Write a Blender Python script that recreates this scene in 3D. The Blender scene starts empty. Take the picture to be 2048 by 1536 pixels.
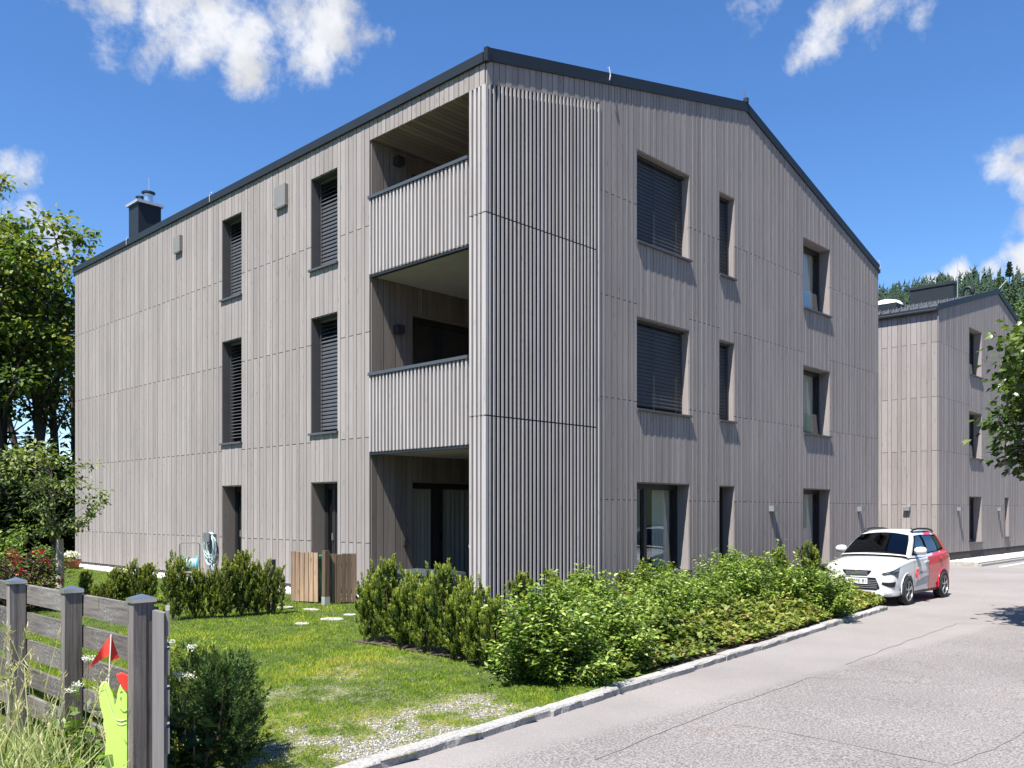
import bpy, bmesh, math, random
import numpy as np
from mathutils import Vector, Matrix, noise as mnoise

R = math.radians
rnd = random.Random(7)
npr = np.random.default_rng(11)
scene = bpy.context.scene
col = scene.collection

# ------------------------------------------------------------------ frame
# World axes follow the near building: its south-west corner is the origin, +X runs along
# the gable front, +Y along the long side, z = 0 is the gravel at its foot.
FPX, CX, HY, HC = 1741.0, 1024.0, 1023.0, 1.56
TH = R(46.0)
S46, C46 = math.sin(TH), math.cos(TH)
CAM = Vector((-9.547, -9.793, HC))
FWD = Vector((S46, C46, 0)); RGT = Vector((C46, -S46, 0)); UP = Vector((0, 0, 1))

def road_z(x, y=0):
    return -.10 - .22 * min(1.0, max(0.0, (x + 6) / 14.0))

def ray(px, py):
    return RGT * ((px - CX) / FPX) + FWD + UP * ((HY - py) / FPX)

def at(px, py, depth):
    return CAM + ray(px, py) * depth

def ground(px, py, z=0.0):
    d = (HC - z) * FPX / (py - HY)
    return at(px, py, d)

# ------------------------------------------------------------------ scene graph helpers
def link(o, parent=None):
    col.objects.link(o)
    if parent is not None:
        o.parent = parent
    return o

def tag(o, label=None, cat=None, group=None, kind=None):
    if label: o['label'] = label
    if cat: o['category'] = cat
    if group: o['group'] = group
    if kind: o['kind'] = kind
    return o

def empty(name, loc=(0, 0, 0), rz=0):
    o = bpy.data.objects.new(name, None)
    o.empty_display_size = .2
    o.location = loc
    o.rotation_euler.z = rz
    return link(o)

def copy_tree(o, parent=None):
    c = o.copy(); col.objects.link(c); c.parent = parent
    for ch in list(o.children):
        copy_tree(ch, c)
    return c

class MB:
    """collects faces of ONE part and builds one mesh object from them"""
    def __init__(s):
        s.v = []; s.f = []; s.t = []; s.m = []
    def add(s, vs, fs, tone=.5, mi=0):
        b = len(s.v)
        s.v.extend([tuple(p) for p in vs])
        for f in fs:
            s.f.append(tuple(b + i for i in f)); s.t.append(tone); s.m.append(mi)
    def hexa(s, p, tone=.5, mi=0):      # 4 bottom, 4 top
        s.add(p, [(0, 3, 2, 1), (4, 5, 6, 7), (0, 1, 5, 4), (1, 2, 6, 5), (2, 3, 7, 6), (3, 0, 4, 7)], tone, mi)
    def box(s, x0, x1, y0, y1, z0, z1, tone=.5, mi=0):
        s.hexa([(x0, y0, z0), (x1, y0, z0), (x1, y1, z0), (x0, y1, z0),
                (x0, y0, z1), (x1, y0, z1), (x1, y1, z1), (x0, y1, z1)], tone, mi)
    def bar(s, a, b, w, h, up=(0, 0, 1), tone=.5, mi=0):
        a = Vector(a); b = Vector(b); d = (b - a).normalized()
        u = Vector(up)
        if abs(d.dot(u)) > .98: u = Vector((1, 0, 0))
        r = d.cross(u).normalized() * (w / 2); q = r.cross(d).normalized() * (h / 2)
        s.hexa([a - r - q, a + r - q, a + r + q, a - r + q, b - r - q, b + r - q, b + r + q, b - r + q], tone, mi)
    def tube(s, pts, r, n=8, tone=.5, mi=0, cap=True):
        pts = [Vector(p) for p in pts]
        rs = r if isinstance(r, (list, tuple)) else [r] * len(pts)
        vs = []; fs = []
        ref = Vector((0.31, 0.17, .93))
        for i, p in enumerate(pts):
            d = (pts[min(i + 1, len(pts) - 1)] - pts[max(i - 1, 0)])
            d = d.normalized() if d.length > 1e-9 else Vector((0, 0, 1))
            if abs(d.dot(ref)) > .97: rr = Vector((1, 0, 0))
            else: rr = ref
            a = d.cross(rr).normalized(); b = d.cross(a)
            for k in range(n):
                t = 2 * math.pi * k / n
                vs.append(p + (a * math.cos(t) + b * math.sin(t)) * rs[i])
        for i in range(len(pts) - 1):
            for k in range(n):
                k2 = (k + 1) % n
                fs.append((i * n + k, i * n + k2, (i + 1) * n + k2, (i + 1) * n + k))
        if cap:
            fs.append(tuple(range(n - 1, -1, -1)))
            fs.append(tuple((len(pts) - 1) * n + k for k in range(n)))
        s.add(vs, fs, tone, mi)
    def lathe(s, prof, n=20, o=(0, 0, 0), axis='z', tone=.5, mi=0):
        o = Vector(o); vs = []; fs = []
        for (r, h) in prof:
            for k in range(n):
                t = 2 * math.pi * k / n
                c, q = r * math.cos(t), r * math.sin(t)
                p = (c, q, h) if axis == 'z' else ((c, h, q) if axis == 'y' else (h, c, q))
                vs.append(o + Vector(p))
        for i in range(len(prof) - 1):
            for k in range(n):
                k2 = (k + 1) % n
                fs.append((i * n + k, i * n + k2, (i + 1) * n + k2, (i + 1) * n + k))
        s.add(vs, fs, tone, mi)
    def prism(s, poly, off, tone=.5, mi=0):   # poly: 3-D points, off: extrusion vector
        n = len(poly); off = Vector(off)
        vs = [Vector(p) for p in poly] + [Vector(p) + off for p in poly]
        fs = [tuple(range(n)), tuple(range(2 * n - 1, n - 1, -1))]
        for k in range(n):
            k2 = (k + 1) % n
            fs.append((k, n + k, n + k2, k2))
        s.add(vs, fs, tone, mi)
    def build(s, name, mats, parent=None, smooth=False, fix=True, origin=None):
        me = bpy.data.meshes.new(name)
        v = s.v
        if origin is not None:
            o3 = Vector(origin); v = [tuple(Vector(p) - o3) for p in v]
        me.from_pydata(v, [], s.f)
        if not isinstance(mats, (list, tuple)): mats = [mats]
        for m in mats: me.materials.append(m)
        at_ = me.attributes.new('tone', 'FLOAT', 'FACE')
        at_.data.foreach_set('value', np.array(s.t, dtype=np.float32))
        me.polygons.foreach_set('material_index', np.array(s.m, dtype=np.int32))
        if fix:
            bm = bmesh.new(); bm.from_mesh(me)
            bmesh.ops.recalc_face_normals(bm, faces=bm.faces)
            bm.to_mesh(me); bm.free()
        if smooth:
            me.polygons.foreach_set('use_smooth', np.ones(len(me.polygons), dtype=bool))
        me.update()
        o = bpy.data.objects.new(name, me)
        if origin is not None: o.location = origin
        return link(o, parent)

def np_mesh(name, V, F, tone, mat, parent=None, smooth=False):
    """mesh from numpy arrays: V (n,3), F (m,k) faces of k corners, tone per face"""
    V = np.asarray(V, dtype=np.float32); F = np.asarray(F, dtype=np.int32)
    me = bpy.data.meshes.new(name)
    m, k = F.shape
    me.vertices.add(len(V)); me.vertices.foreach_set('co', V.ravel())
    me.loops.add(m * k); me.loops.foreach_set('vertex_index', F.ravel())
    me.polygons.add(m)
    me.polygons.foreach_set('loop_start', np.arange(0, m * k, k, dtype=np.int32))
    me.materials.append(mat)
    me.update(calc_edges=True)
    a = me.attributes.new('tone', 'FLOAT', 'FACE')
    a.data.foreach_set('value', np.asarray(tone, dtype=np.float32))
    if smooth:
        me.polygons.foreach_set('use_smooth', np.ones(m, dtype=bool))
    me.validate()
    return link(bpy.data.objects.new(name, me), parent)

def scatter(T, F, M, P):
    """copies of template T (k,3) with faces F (f,q), 3x3 matrices M (n,3,3) and places P (n,3)"""
    T = np.asarray(T, float); F = np.asarray(F); n = len(P); k = len(T)
    V = np.einsum('nij,kj->nki', M, T) + P[:, None, :]
    FF = (F[None] + (np.arange(n) * k)[:, None, None]).reshape(-1, F.shape[1])
    return V.reshape(-1, 3), FF

def frames(d, up=None, spin=None):
    """matrices whose columns are side, d, normal (leaf length runs along d)"""
    d = d / (np.linalg.norm(d, axis=1, keepdims=True) + 1e-9)
    if up is None: up = npr.normal(size=d.shape)
    s = np.cross(d, up); s /= (np.linalg.norm(s, axis=1, keepdims=True) + 1e-9)
    n = np.cross(s, d)
    return np.stack([s, d, n], axis=2)

# leaf templates: x width, y length, z normal
LEAF4 = np.array([(0, 0, 0), (.5, .45, .12), (0, 1, -.05), (-.5, .45, .12)]); LEAF4F = np.array([(0, 1, 2, 3)])
LEAF6 = np.array([(0, 0, 0), (.36, .22, .08), (.46, .55, .1), (0, 1, -.12), (-.46, .55, .1), (-.36, .22, .08)]); LEAF6F = np.array([(0, 1, 2, 3), (0, 3, 4, 5)])
LOBED = np.array([(0, 0, 0), (.42, .02, .05), (.33, .3, .03), (.62, .5, .1), (.25, .62, .0), (0, 1, -.1), (-.25, .62, 0), (-.62, .5, .1), (-.33, .3, .03), (-.42, .02, .05)])
LOBEDF = np.array([(0, 1, 2, 3), (0, 3, 4, 5), (0, 5, 6, 7), (0, 7, 8, 9)])
BLADE = np.array([(-.5, 0, 0), (.5, 0, 0), (0, 1, .25)]); BLADEF = np.array([(0, 1, 2)])
LONG = np.array([(-.5, 0, 0), (.5, 0, 0), (-.45, .4, .04), (.45, .4, .04), (-.3, .75, .16), (.3, .75, .16), (-.04, 1, .42), (.04, 1, .42)])
LONGF = np.array([(0, 1, 3, 2), (2, 3, 5, 4), (4, 5, 7, 6)])

# ------------------------------------------------------------------ materials
def new_mat(name):
    m = bpy.data.materials.new(name); m.use_nodes = True
    nt = m.node_tree; nt.nodes.clear()
    out = nt.nodes.new('ShaderNodeOutputMaterial')
    return m, nt, out

def N(nt, t, **kw):
    n = nt.nodes.new(t)
    for k, v in kw.items():
        if hasattr(n, k): setattr(n, k, v)
        else: n.inputs[k].default_value = v
    return n

def rgba(c): return (c[0], c[1], c[2], 1)

def ramp(nt, fac, stops):
    r = nt.nodes.new('ShaderNodeValToRGB')
    e = r.color_ramp.elements
    while len(e) < len(stops): e.new(.5)
    for i, (p, c) in enumerate(stops):
        e[i].position = p; e[i].color = rgba(c)
    nt.links.new(fac, r.inputs['Fac'])
    return r.outputs['Color']

def mul(nt, a, b, fac=1.0, blend='MULTIPLY'):
    m = nt.nodes.new('ShaderNodeMix'); m.data_type = 'RGBA'; m.blend_type = blend
    if isinstance(fac, (int, float)): m.inputs[0].default_value = fac
    else: nt.links.new(fac, m.inputs[0])
    for s_, i in ((a, 6), (b, 7)):
        if isinstance(s_, tuple): m.inputs[i].default_value = rgba(s_)
        else: nt.links.new(s_, m.inputs[i])
    return m.outputs[2]

def noise_tex(nt, scale, detail=3, rough=.6, sc=(1, 1, 1), coord='Object'):
    tc = nt.nodes.new('ShaderNodeTexCoord'); mp = nt.nodes.new('ShaderNodeMapping')
    mp.inputs['Scale'].default_value = sc
    nt.links.new(tc.outputs[coord], mp.inputs['Vector'])
    n = nt.nodes.new('ShaderNodeTexNoise')
    n.inputs['Scale'].default_value = scale; n.inputs['Detail'].default_value = detail; n.inputs['Roughness'].default_value = rough
    nt.links.new(mp.outputs[0], n.inputs['Vector'])
    return n.outputs['Fac']

def simple(name, c, rough=.6, metal=0, spec=.4, var=.12, vscale=6, bump=0, bscale=60, coat=0, sc=(1, 1, 1)):
    m, nt, out = new_mat(name)
    b = N(nt, 'ShaderNodeBsdfPrincipled')
    b.inputs['Roughness'].default_value = rough; b.inputs['Metallic'].default_value = metal
    b.inputs['Specular IOR Level'].default_value = spec; b.inputs['Coat Weight'].default_value = coat
    nz = noise_tex(nt, vscale, 4, .6, sc)
    lo = tuple(x * (1 - var) for x in c); hi = tuple(min(1, x * (1 + var)) for x in c)
    cc = ramp(nt, nz, [(.3, lo), (.7, hi)])
    nt.links.new(cc, b.inputs['Base Color'])
    if bump:
        bn = noise_tex(nt, bscale, 4, .6)
        bp = N(nt, 'ShaderNodeBump'); bp.inputs['Strength'].default_value = bump; bp.inputs['Distance'].default_value = .02
        nt.links.new(bn, bp.inputs['Height']); nt.links.new(bp.outputs[0], b.inputs['Normal'])
    nt.links.new(b.outputs[0], out.inputs[0])
    return m

def wood(name, lo, hi, grain=(45, 45, 1.3), rough=.75, gvar=.2, big=.09, knots=.35, lichen=0):
    """board timber: every board has its own tone, long grain, knots and slow weathering"""
    m, nt, out = new_mat(name)
    b = N(nt, 'ShaderNodeBsdfPrincipled'); b.inputs['Roughness'].default_value = rough
    b.inputs['Specular IOR Level'].default_value = .25
    a = N(nt, 'ShaderNodeAttribute', attribute_name='tone')
    c = ramp(nt, a.outputs['Fac'], [(0, lo), (1, hi)])
    g = noise_tex(nt, 1.0, 5, .7, grain)
    c = mul(nt, c, ramp(nt, g, [(.3, (1 - gvar,) * 3), (.7, (1 + gvar * .5,) * 3)]))
    w = noise_tex(nt, .8, 3, .6, (1, 1, .5))
    c = mul(nt, c, ramp(nt, w, [(.3, (1 - big, 1 - big, 1 - big * .9)), (.7, (1 + big * .5,) * 3)]))
    if knots:
        tc = nt.nodes.new('ShaderNodeTexCoord'); mp = nt.nodes.new('ShaderNodeMapping')
        mp.inputs['Scale'].default_value = (9, 9, 2.2)
        nt.links.new(tc.outputs['Object'], mp.inputs[0])
        vo = nt.nodes.new('ShaderNodeTexVoronoi'); vo.inputs['Scale'].default_value = 1.0
        nt.links.new(mp.outputs[0], vo.inputs['Vector'])
        kn = ramp(nt, vo.outputs['Distance'], [(.05, (1 - knots,) * 3), (.15, (1, 1, 1))])
        c = mul(nt, c, kn)
    if lichen:
        li = noise_tex(nt, 70, 3, .7, (1, 1, 1)); lz = noise_tex(nt, 3, 2, .5)
        f = N(nt, 'ShaderNodeMath', operation='MULTIPLY')
        nt.links.new(ramp(nt, li, [(.53, (0, 0, 0)), (.63, (1, 1, 1))]), f.inputs[0]); nt.links.new(ramp(nt, lz, [(.4, (0, 0, 0)), (.6, (lichen,) * 3)]), f.inputs[1])
        c = mul(nt, c, (.36, .355, .335), f.outputs[0], 'MIX')
    nt.links.new(c, b.inputs['Base Color'])
    bp = N(nt, 'ShaderNodeBump'); bp.inputs['Strength'].default_value = .25; bp.inputs['Distance'].default_value = .004
    nt.links.new(g, bp.inputs['Height']); nt.links.new(bp.outputs[0], b.inputs['Normal'])
    nt.links.new(b.outputs[0], out.inputs[0])
    return m

def leafmat(name, stops, trans=.35, rough=.5, spec=.35):
    m, nt, out = new_mat(name)
    a = N(nt, 'ShaderNodeAttribute', attribute_name='tone')
    c = ramp(nt, a.outputs['Fac'], stops)
    b = N(nt, 'ShaderNodeBsdfPrincipled'); b.inputs['Roughness'].default_value = rough; b.inputs['Specular IOR Level'].default_value = spec
    nt.links.new(c, b.inputs['Base Color'])
    t = N(nt, 'ShaderNodeBsdfTranslucent')
    c2 = mul(nt, c, (1.15, 1.25, .55))
    nt.links.new(c2, t.inputs['Color'])
    mx = N(nt, 'ShaderNodeMixShader'); mx.inputs[0].default_value = trans
    nt.links.new(b.outputs[0], mx.inputs[1]); nt.links.new(t.outputs[0], mx.inputs[2])
    nt.links.new(mx.outputs[0], out.inputs[0])
    return m

def glassmat(name, tint=(.72, .78, .78), base=.06, gain=1.0):
    m, nt, out = new_mat(name)
    t = N(nt, 'ShaderNodeBsdfTransparent'); t.inputs[0].default_value = rgba(tint)
    g = N(nt, 'ShaderNodeBsdfGlossy'); g.inputs['Roughness'].default_value = .015; g.inputs['Color'].default_value = (.95, .97, 1, 1)
    f = N(nt, 'ShaderNodeFresnel'); f.inputs['IOR'].default_value = 1.6
    ma = N(nt, 'ShaderNodeMath', operation='MULTIPLY_ADD'); ma.inputs[1].default_value = gain; ma.inputs[2].default_value = base
    ma.use_clamp = True
    nt.links.new(f.outputs[0], ma.inputs[0])
    ge = N(nt, 'ShaderNodeNewGeometry'); fr = N(nt, 'ShaderNodeMath', operation='SUBTRACT'); fr.inputs[0].default_value = 1
    nt.links.new(ge.outputs['Backfacing'], fr.inputs[1])      # one reflection per pane: the outer face
    fm = N(nt, 'ShaderNodeMath', operation='MULTIPLY'); nt.links.new(ma.outputs[0], fm.inputs[0]); nt.links.new(fr.outputs[0], fm.inputs[1])
    mx = N(nt, 'ShaderNodeMixShader')
    nt.links.new(fm.outputs[0], mx.inputs[0]); nt.links.new(t.outputs[0], mx.inputs[1]); nt.links.new(g.outputs[0], mx.inputs[2])
    nt.links.new(mx.outputs[0], out.inputs[0])
    return m

M = {}
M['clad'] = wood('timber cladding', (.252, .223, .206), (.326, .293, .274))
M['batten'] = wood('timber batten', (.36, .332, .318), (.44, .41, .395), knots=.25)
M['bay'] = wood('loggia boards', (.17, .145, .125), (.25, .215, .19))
M['membrane'] = simple('dark facade membrane', (.022, .021, .021), .9, var=.2)
M['metal'] = simple('anthracite sheet metal', (.017, .021, .025), .5, .0, .3, var=.1, vscale=2)
M['frame'] = simple('dark window frame', (.022, .022, .024), .4, var=.1)
M['blind'] = simple('anthracite blind slat', (.072, .075, .082), .4, 0, .4, var=.1)
M['blinddark'] = simple('dark blind slat', (.042, .043, .048), .45, 0, .3, var=.1)
M['jambmetal'] = simple('dark reveal sheet', (.085, .083, .084), .5, var=.08, vscale=3)
M['sill'] = simple('grey window sill', (.075, .075, .08), .42, var=.08)
M['rail'] = simple('grey hand rail', (.062, .068, .078), .45, 0, .4, var=.06)
M['plaster'] = simple('beige soffit plaster', (.345, .33, .325), .9, var=.06, vscale=3)
M['concrete'] = simple('dark plinth render', (.055, .049, .046), .9, var=.15, vscale=5, bump=.2)
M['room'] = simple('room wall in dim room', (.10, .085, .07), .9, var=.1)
M['curtain'] = simple('beige curtain', (.70, .63, .53), .9, var=.08, vscale=8, sc=(1, 1, .1))
M['glass'] = glassmat('window glass', (.86, .89, .89), .035)
M['ventgrey'] = simple('grey vent cover', (.19, .183, .172), .6, var=.05)
M['lampgrey'] = simple('grey wall lamp', (.20, .205, .215), .5, var=.05)
M['lampdark'] = simple('dark wall lamp', (.03, .03, .033), .5, var=.05)
M['steel'] = simple('stainless steel', (.62, .63, .64), .25, .9, .5, var=.08)
M['zinc'] = simple('light grey metal cap', (.52, .53, .55), .4, .5, .5, var=.08)
M['tile'] = simple('dark roof tile', (.05, .053, .058), .6, var=.25, vscale=9, bump=.3, bscale=20)
M['white'] = simple('white plastic', (.78, .78, .76), .4, var=.03)
M['fence'] = wood('weathered fence timber', (.10, .088, .078), (.195, .175, .158), grain=(50, 3, 50), gvar=.55, big=.3, lichen=.75)
M['fencepost'] = wood('weathered post timber', (.14, .122, .108), (.26, .23, .208), grain=(60, 60, 2), gvar=.6, big=.3, lichen=.12)
M['paleplank'] = wood('pale grey plank', (.17, .158, .15), (.22, .207, .198), grain=(60, 60, 2), gvar=.2)
M['binwood'] = wood('orange weathered boards', (.12, .082, .056), (.36, .245, .155), grain=(40, 40, 1.2), gvar=.6, big=.5, knots=.6)
M['bark'] = simple('tree bark', (.075, .06, .05), .9, var=.35, vscale=18, bump=.6, bscale=30, sc=(1, 1, .25))
M['stem'] = simple('shrub stem', (.12, .085, .055), .9, var=.3, vscale=20)
M['stake'] = simple('pale tree stake', (.36, .30, .22), .8, var=.5, vscale=30, sc=(1, 1, .12))
M['hose'] = simple('pale blue garden hose', (.34, .45, .47), .35, var=.08)
M['turq'] = simple('turquoise plastic', (.03, .35, .42), .35, var=.05)
M['greyplastic'] = simple('grey plastic', (.13, .135, .14), .45, var=.05)
M['boxgrey'] = simple('anthracite box', (.07, .082, .095), .35, var=.06)
M['greenbin'] = simple('green bin plastic', (.02, .16, .075), .4, var=.06)
M['terra'] = simple('terracotta', (.36, .14, .075), .75, var=.15)
M['lime'] = simple('lime green plastic', (.61, .90, .17), .38, 0, .45, var=.02)
M['limedark'] = simple('olive moulded line', (.23, .42, .05), .5, var=.05)
M['limepale'] = simple('pale moulded line', (.68, .88, .42), .5, var=.03)
M['red'] = simple('red plastic', (.74, .055, .038), .45, var=.04)
M['pole'] = simple('white pole', (.72, .71, .68), .4, var=.03)
M['carwhite'] = simple('white car paint', (.60, .61, .62), .28, 0, .5, var=.01, coat=.7)
M['carred'] = simple('red car paint', (.58, .018, .035), .28, 0, .5, var=.02, coat=.7)
M['cargrey'] = simple('grey livery stripe', (.24, .245, .27), .35, var=.02, coat=.4)
M['carblack'] = simple('black car trim', (.012, .012, .013), .45, var=.05)
M['tyre'] = simple('tyre rubber', (.02, .02, .02), .8, var=.15)
M['rim'] = simple('silver rim', (.40, .41, .42), .35, .6, .5, var=.05)
M['carinside'] = simple('black car interior', (.006, .006, .007), .9, 0, 0.0, var=.2)
M['carglass'] = glassmat('car glass', (.07, .08, .085), .0, 1.15)
M['chrome'] = simple('chrome', (.8, .8, .82), .12, 1, .5, var=.02)
M['lampglass'] = simple('headlight lens', (.03, .032, .035), .1, 0, .5, var=.3, vscale=20, coat=1)
M['cushion'] = simple('yellow cushion', (.62, .46, .10), .8, var=.05)
M['rock'] = simple('pale rock', (.36, .345, .31), .9, var=.3, vscale=8, bump=.4)
M['soil'] = simple('bark mulch soil', (.075, .056, .042), .95, var=.45, vscale=28, bump=.8, bscale=50)
M['paint'] = simple('white road paint', (.66, .65, .62), .7, var=.12, vscale=20)
M['crack'] = simple('dark asphalt seam', (.175, .16, .145), .95, var=.3, vscale=12)
M['whitepetal'] = leafmat('white petals', [(0, (.62, .62, .55)), (1, (.82, .82, .78))], .3)
M['redpetal'] = leafmat('red petals', [(0, (.16, .015, .022)), (1, (.42, .035, .045))], .3)
M['yew'] = leafmat('yew needles', [(0, (.014, .032, .010)), (.45, (.06, .108, .02)), (1, (.38, .44, .075))], .25, .5, .25)
M['yewolive'] = leafmat('olive yew needles', [(0, (.018, .03, .010)), (.45, (.068, .105, .022)), (1, (.40, .44, .085))], .25, .5, .25)
M['darkyew'] = leafmat('dark yew needles', [(0, (.010, .024, .010)), (.55, (.032, .068, .020)), (1, (.105, .165, .04))], .2, .5, .2)
M['dogwood'] = leafmat('light green shrub leaves', [(0, (.042, .075, .014)), (.5, (.12, .205, .03)), (.75, (.29, .38, .07)), (1, (.47, .53, .18))], .34, .42, .45)
M['cover'] = leafmat('ground cover leaves', [(0, (.06, .10, .02)), (.45, (.20, .25, .045)), (.85, (.42, .43, .11)), (1, (.28, .12, .07))], .33)
M['maple'] = leafmat('maple leaves', [(0, (.03, .06, .012)), (.45, (.11, .17, .028)), (.85, (.32, .33, .055)), (1, (.38, .27, .045))], .38)
M['oak'] = leafmat('glossy tree leaves', [(0, (.03, .06, .015)), (.6, (.095, .15, .028)), (1, (.28, .31, .10))], .35, .3, .5)
M['apple'] = leafmat('apple leaves', [(0, (.05, .085, .022)), (.5, (.16, .21, .05)), (1, (.40, .43, .18))], .3)
M['shadeshrub'] = leafmat('shrub leaves darkened as shade', [(0, (.007, .016, .006)), (.6, (.018, .036, .011)), (1, (.05, .085, .02))], .25)  # leaf greens darkened to stand in for tree shade, shrubs and hedge alike
M['purple'] = leafmat('dark red rose leaves', [(0, (.035, .022, .018)), (.6, (.075, .045, .03)), (1, (.10, .13, .04))], .25)
M['grassblade'] = leafmat('lawn grass', rough=.7, spec=.06, trans=.3, stops= [(0, (.055, .12, .010)), (.4, (.17, .275, .020)), (.65, (.36, .40, .045)), (.85, (.44, .38, .085)), (1, (.44, .36, .11))])
M['tallgrass'] = leafmat('tall grass', [(0, (.09, .15, .03)), (.4, (.26, .33, .10)), (1, (.62, .55, .34))], .35, .5, .3)
M['forest'] = leafmat('forest', [(0, (.018, .034, .026)), (.7, (.04, .066, .04)), (1, (.10, .15, .045))], .1, .8, .1)

def asphalt():
    m, nt, out = new_mat('asphalt')
    b = N(nt, 'ShaderNodeBsdfPrincipled'); b.inputs['Roughness'].default_value = .9; b.inputs['Specular IOR Level'].default_value = .2
    big = noise_tex(nt, .45, 5, .6)
    c = ramp(nt, big, [(.3, (.215, .196, .186)), (.7, (.275, .253, .24))])
    fine = noise_tex(nt, 55, 2, .75)
    mid = noise_tex(nt, 120, 2, .8)
    tc = nt.nodes.new('ShaderNodeTexCoord'); sx = nt.nodes.new('ShaderNodeSeparateXYZ')
    nt.links.new(tc.outputs['Object'], sx.inputs[0])
    # the older, coarser surface lies beyond the seam that runs along the lane
    mr = N(nt, 'ShaderNodeMapRange'); mr.inputs[1].default_value = -5.55; mr.inputs[2].default_value = -5.75
    nt.links.new(sx.outputs['Y'], mr.inputs[0])
    f1 = ramp(nt, fine, [(.38, (.48, .48, .49)), (.6, (1.15, 1.15, 1.15))])
    f2 = ramp(nt, mid, [(.36, (.7, .7, .7)), (.62, (1.1, 1.1, 1.1))])
    sp = mul(nt, f2, f1, mr.outputs[0])
    c = mul(nt, c, sp)
    st = noise_tex(nt, .9, 4, .7)
    c = mul(nt, c, ramp(nt, st, [(.62, (1, 1, 1)), (.8, (.86, .78, .70))]))
    nt.links.new(c, b.inputs['Base Color'])
    bp = N(nt, 'ShaderNodeBump'); bp.inputs['Strength'].default_value = .5; bp.inputs['Distance'].default_value = .006
    nt.links.new(fine, bp.inputs['Height']); nt.links.new(bp.outputs[0], b.inputs['Normal'])
    nt.links.new(b.outputs[0], out.inputs[0])
    return m
M['asphalt'] = asphalt()

def granite():
    m, nt, out = new_mat('granite kerb')
    b = N(nt, 'ShaderNodeBsdfPrincipled'); b.inputs['Roughness'].default_value = .85
    a = N(nt, 'ShaderNodeAttribute', attribute_name='tone')
    c = ramp(nt, a.outputs['Fac'], [(0, (.30, .285, .265)), (1, (.42, .405, .385))])
    f = noise_tex(nt, 45, 4, .8)
    c = mul(nt, c, ramp(nt, f, [(.35, (.55, .55, .55)), (.6, (1.1, 1.1, 1.1))]))
    nt.links.new(c, b.inputs['Base Color'])
    bp = N(nt, 'ShaderNodeBump'); bp.inputs['Strength'].default_value = .9; bp.inputs['Distance'].default_value = .02
    nt.links.new(noise_tex(nt, 22, 4, .7), bp.inputs['Height']); nt.links.new(bp.outputs[0], b.inputs['Normal'])
    nt.links.new(b.outputs[0], out.inputs[0])
    return m
M['granite'] = granite()

def lawnmat():
    m, nt, out = new_mat('lawn soil')
    b = N(nt, 'ShaderNodeBsdfPrincipled'); b.inputs['Roughness'].default_value = .95; b.inputs['Specular IOR Level'].default_value = .15
    a = N(nt, 'ShaderNodeAttribute', attribute_name='dry')
    f = noise_tex(nt, 40, 4, .75); g = noise_tex(nt, 3.0, 4, .6)
    green = ramp(nt, g, [(.3, (.03, .05, .008)), (.7, (.075, .10, .015))])
    pale = ramp(nt, f, [(.36, (.10, .08, .03)), (.5, (.20, .175, .09)), (.63, (.36, .35, .335))])
    # bare stony ground shows where the turf has dried out
    ad = N(nt, 'ShaderNodeMath', operation='MULTIPLY_ADD'); ad.inputs[1].default_value = 2.6; ad.inputs[2].default_value = -1.3
    nt.links.new(f, ad.inputs[0])
    ad2 = N(nt, 'ShaderNodeMath', operation='ADD'); ad2.use_clamp = True
    nt.links.new(a.outputs['Fac'], ad2.inputs[0]); nt.links.new(ad.outputs[0], ad2.inputs[1])
    c = mul(nt, green, pale, ad2.outputs[0], 'MIX')
    nt.links.new(c, b.inputs['Base Color'])
    bp = N(nt, 'ShaderNodeBump'); bp.inputs['Strength'].default_value = .6; bp.inputs['Distance'].default_value = .015
    nt.links.new(f, bp.inputs['Height']); nt.links.new(bp.outputs[0], b.inputs['Normal'])
    nt.links.new(b.outputs[0], out.inputs[0])
    return m
M['lawn'] = lawnmat()
M['pebble'] = leafmat('white pebbles', [(0, (.46, .45, .43)), (1, (.78, .77, .74))], 0.0, .8, .2)
M['greystone'] = leafmat('grey gravel', [(0, (.16, .155, .145)), (1, (.62, .61, .59))], 0.0, .85, .15)
M['meadow'] = simple('distant ground', (.06, .075, .03), .95, var=.3, vscale=.3)
M['hillground'] = simple('wooded hill', (.03, .05, .025), .95, var=.3, vscale=.02)

# ------------------------------------------------------------------ camera
cam = bpy.data.objects.new('camera', bpy.data.cameras.new('camera'))
link(cam)
cam.location = CAM
cam.rotation_euler = (R(90), 0, -TH)
cam.data.sensor_width = 36; cam.data.lens = 36 * FPX / 2048
cam.data.shift_y = (HY - 768) / 2048
cam.data.clip_end = 6000; cam.data.clip_start = .05
scene.camera = cam

# ------------------------------------------------------------------ light and sky
SUN = Vector((-.53, -.118, 1.0)).normalized()
sun = bpy.data.objects.new('sun', bpy.data.lights.new('sun', 'SUN'))
link(sun)
sun.data.energy = 5.0; sun.data.angle = R(.53); sun.data.color = (1, .965, .91)
sun.rotation_euler = SUN.to_track_quat('Z', 'Y').to_euler()
world = bpy.data.worlds.new('World'); scene.world = world; world.use_nodes = True
wt = world.node_tree; wt.nodes.clear()
wo = wt.nodes.new('ShaderNodeOutputWorld')
sky = wt.nodes.new('ShaderNodeTexSky'); sky.sky_type = 'NISHITA'; sky.sun_disc = False
sky.sun_elevation = math.asin(SUN.z); sky.sun_rotation = math.atan2(SUN.x, SUN.y)
sky.altitude = 900; sky.air_density = 1.0; sky.dust_density = .25; sky.ozone_density = 3.0
hs = wt.nodes.new('ShaderNodeHueSaturation'); hs.inputs['Saturation'].default_value = 1.22; hs.inputs['Hue'].default_value = .505; hs.inputs['Value'].default_value = 1.0
wt.links.new(sky.outputs[0], hs.inputs['Color'])
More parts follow.
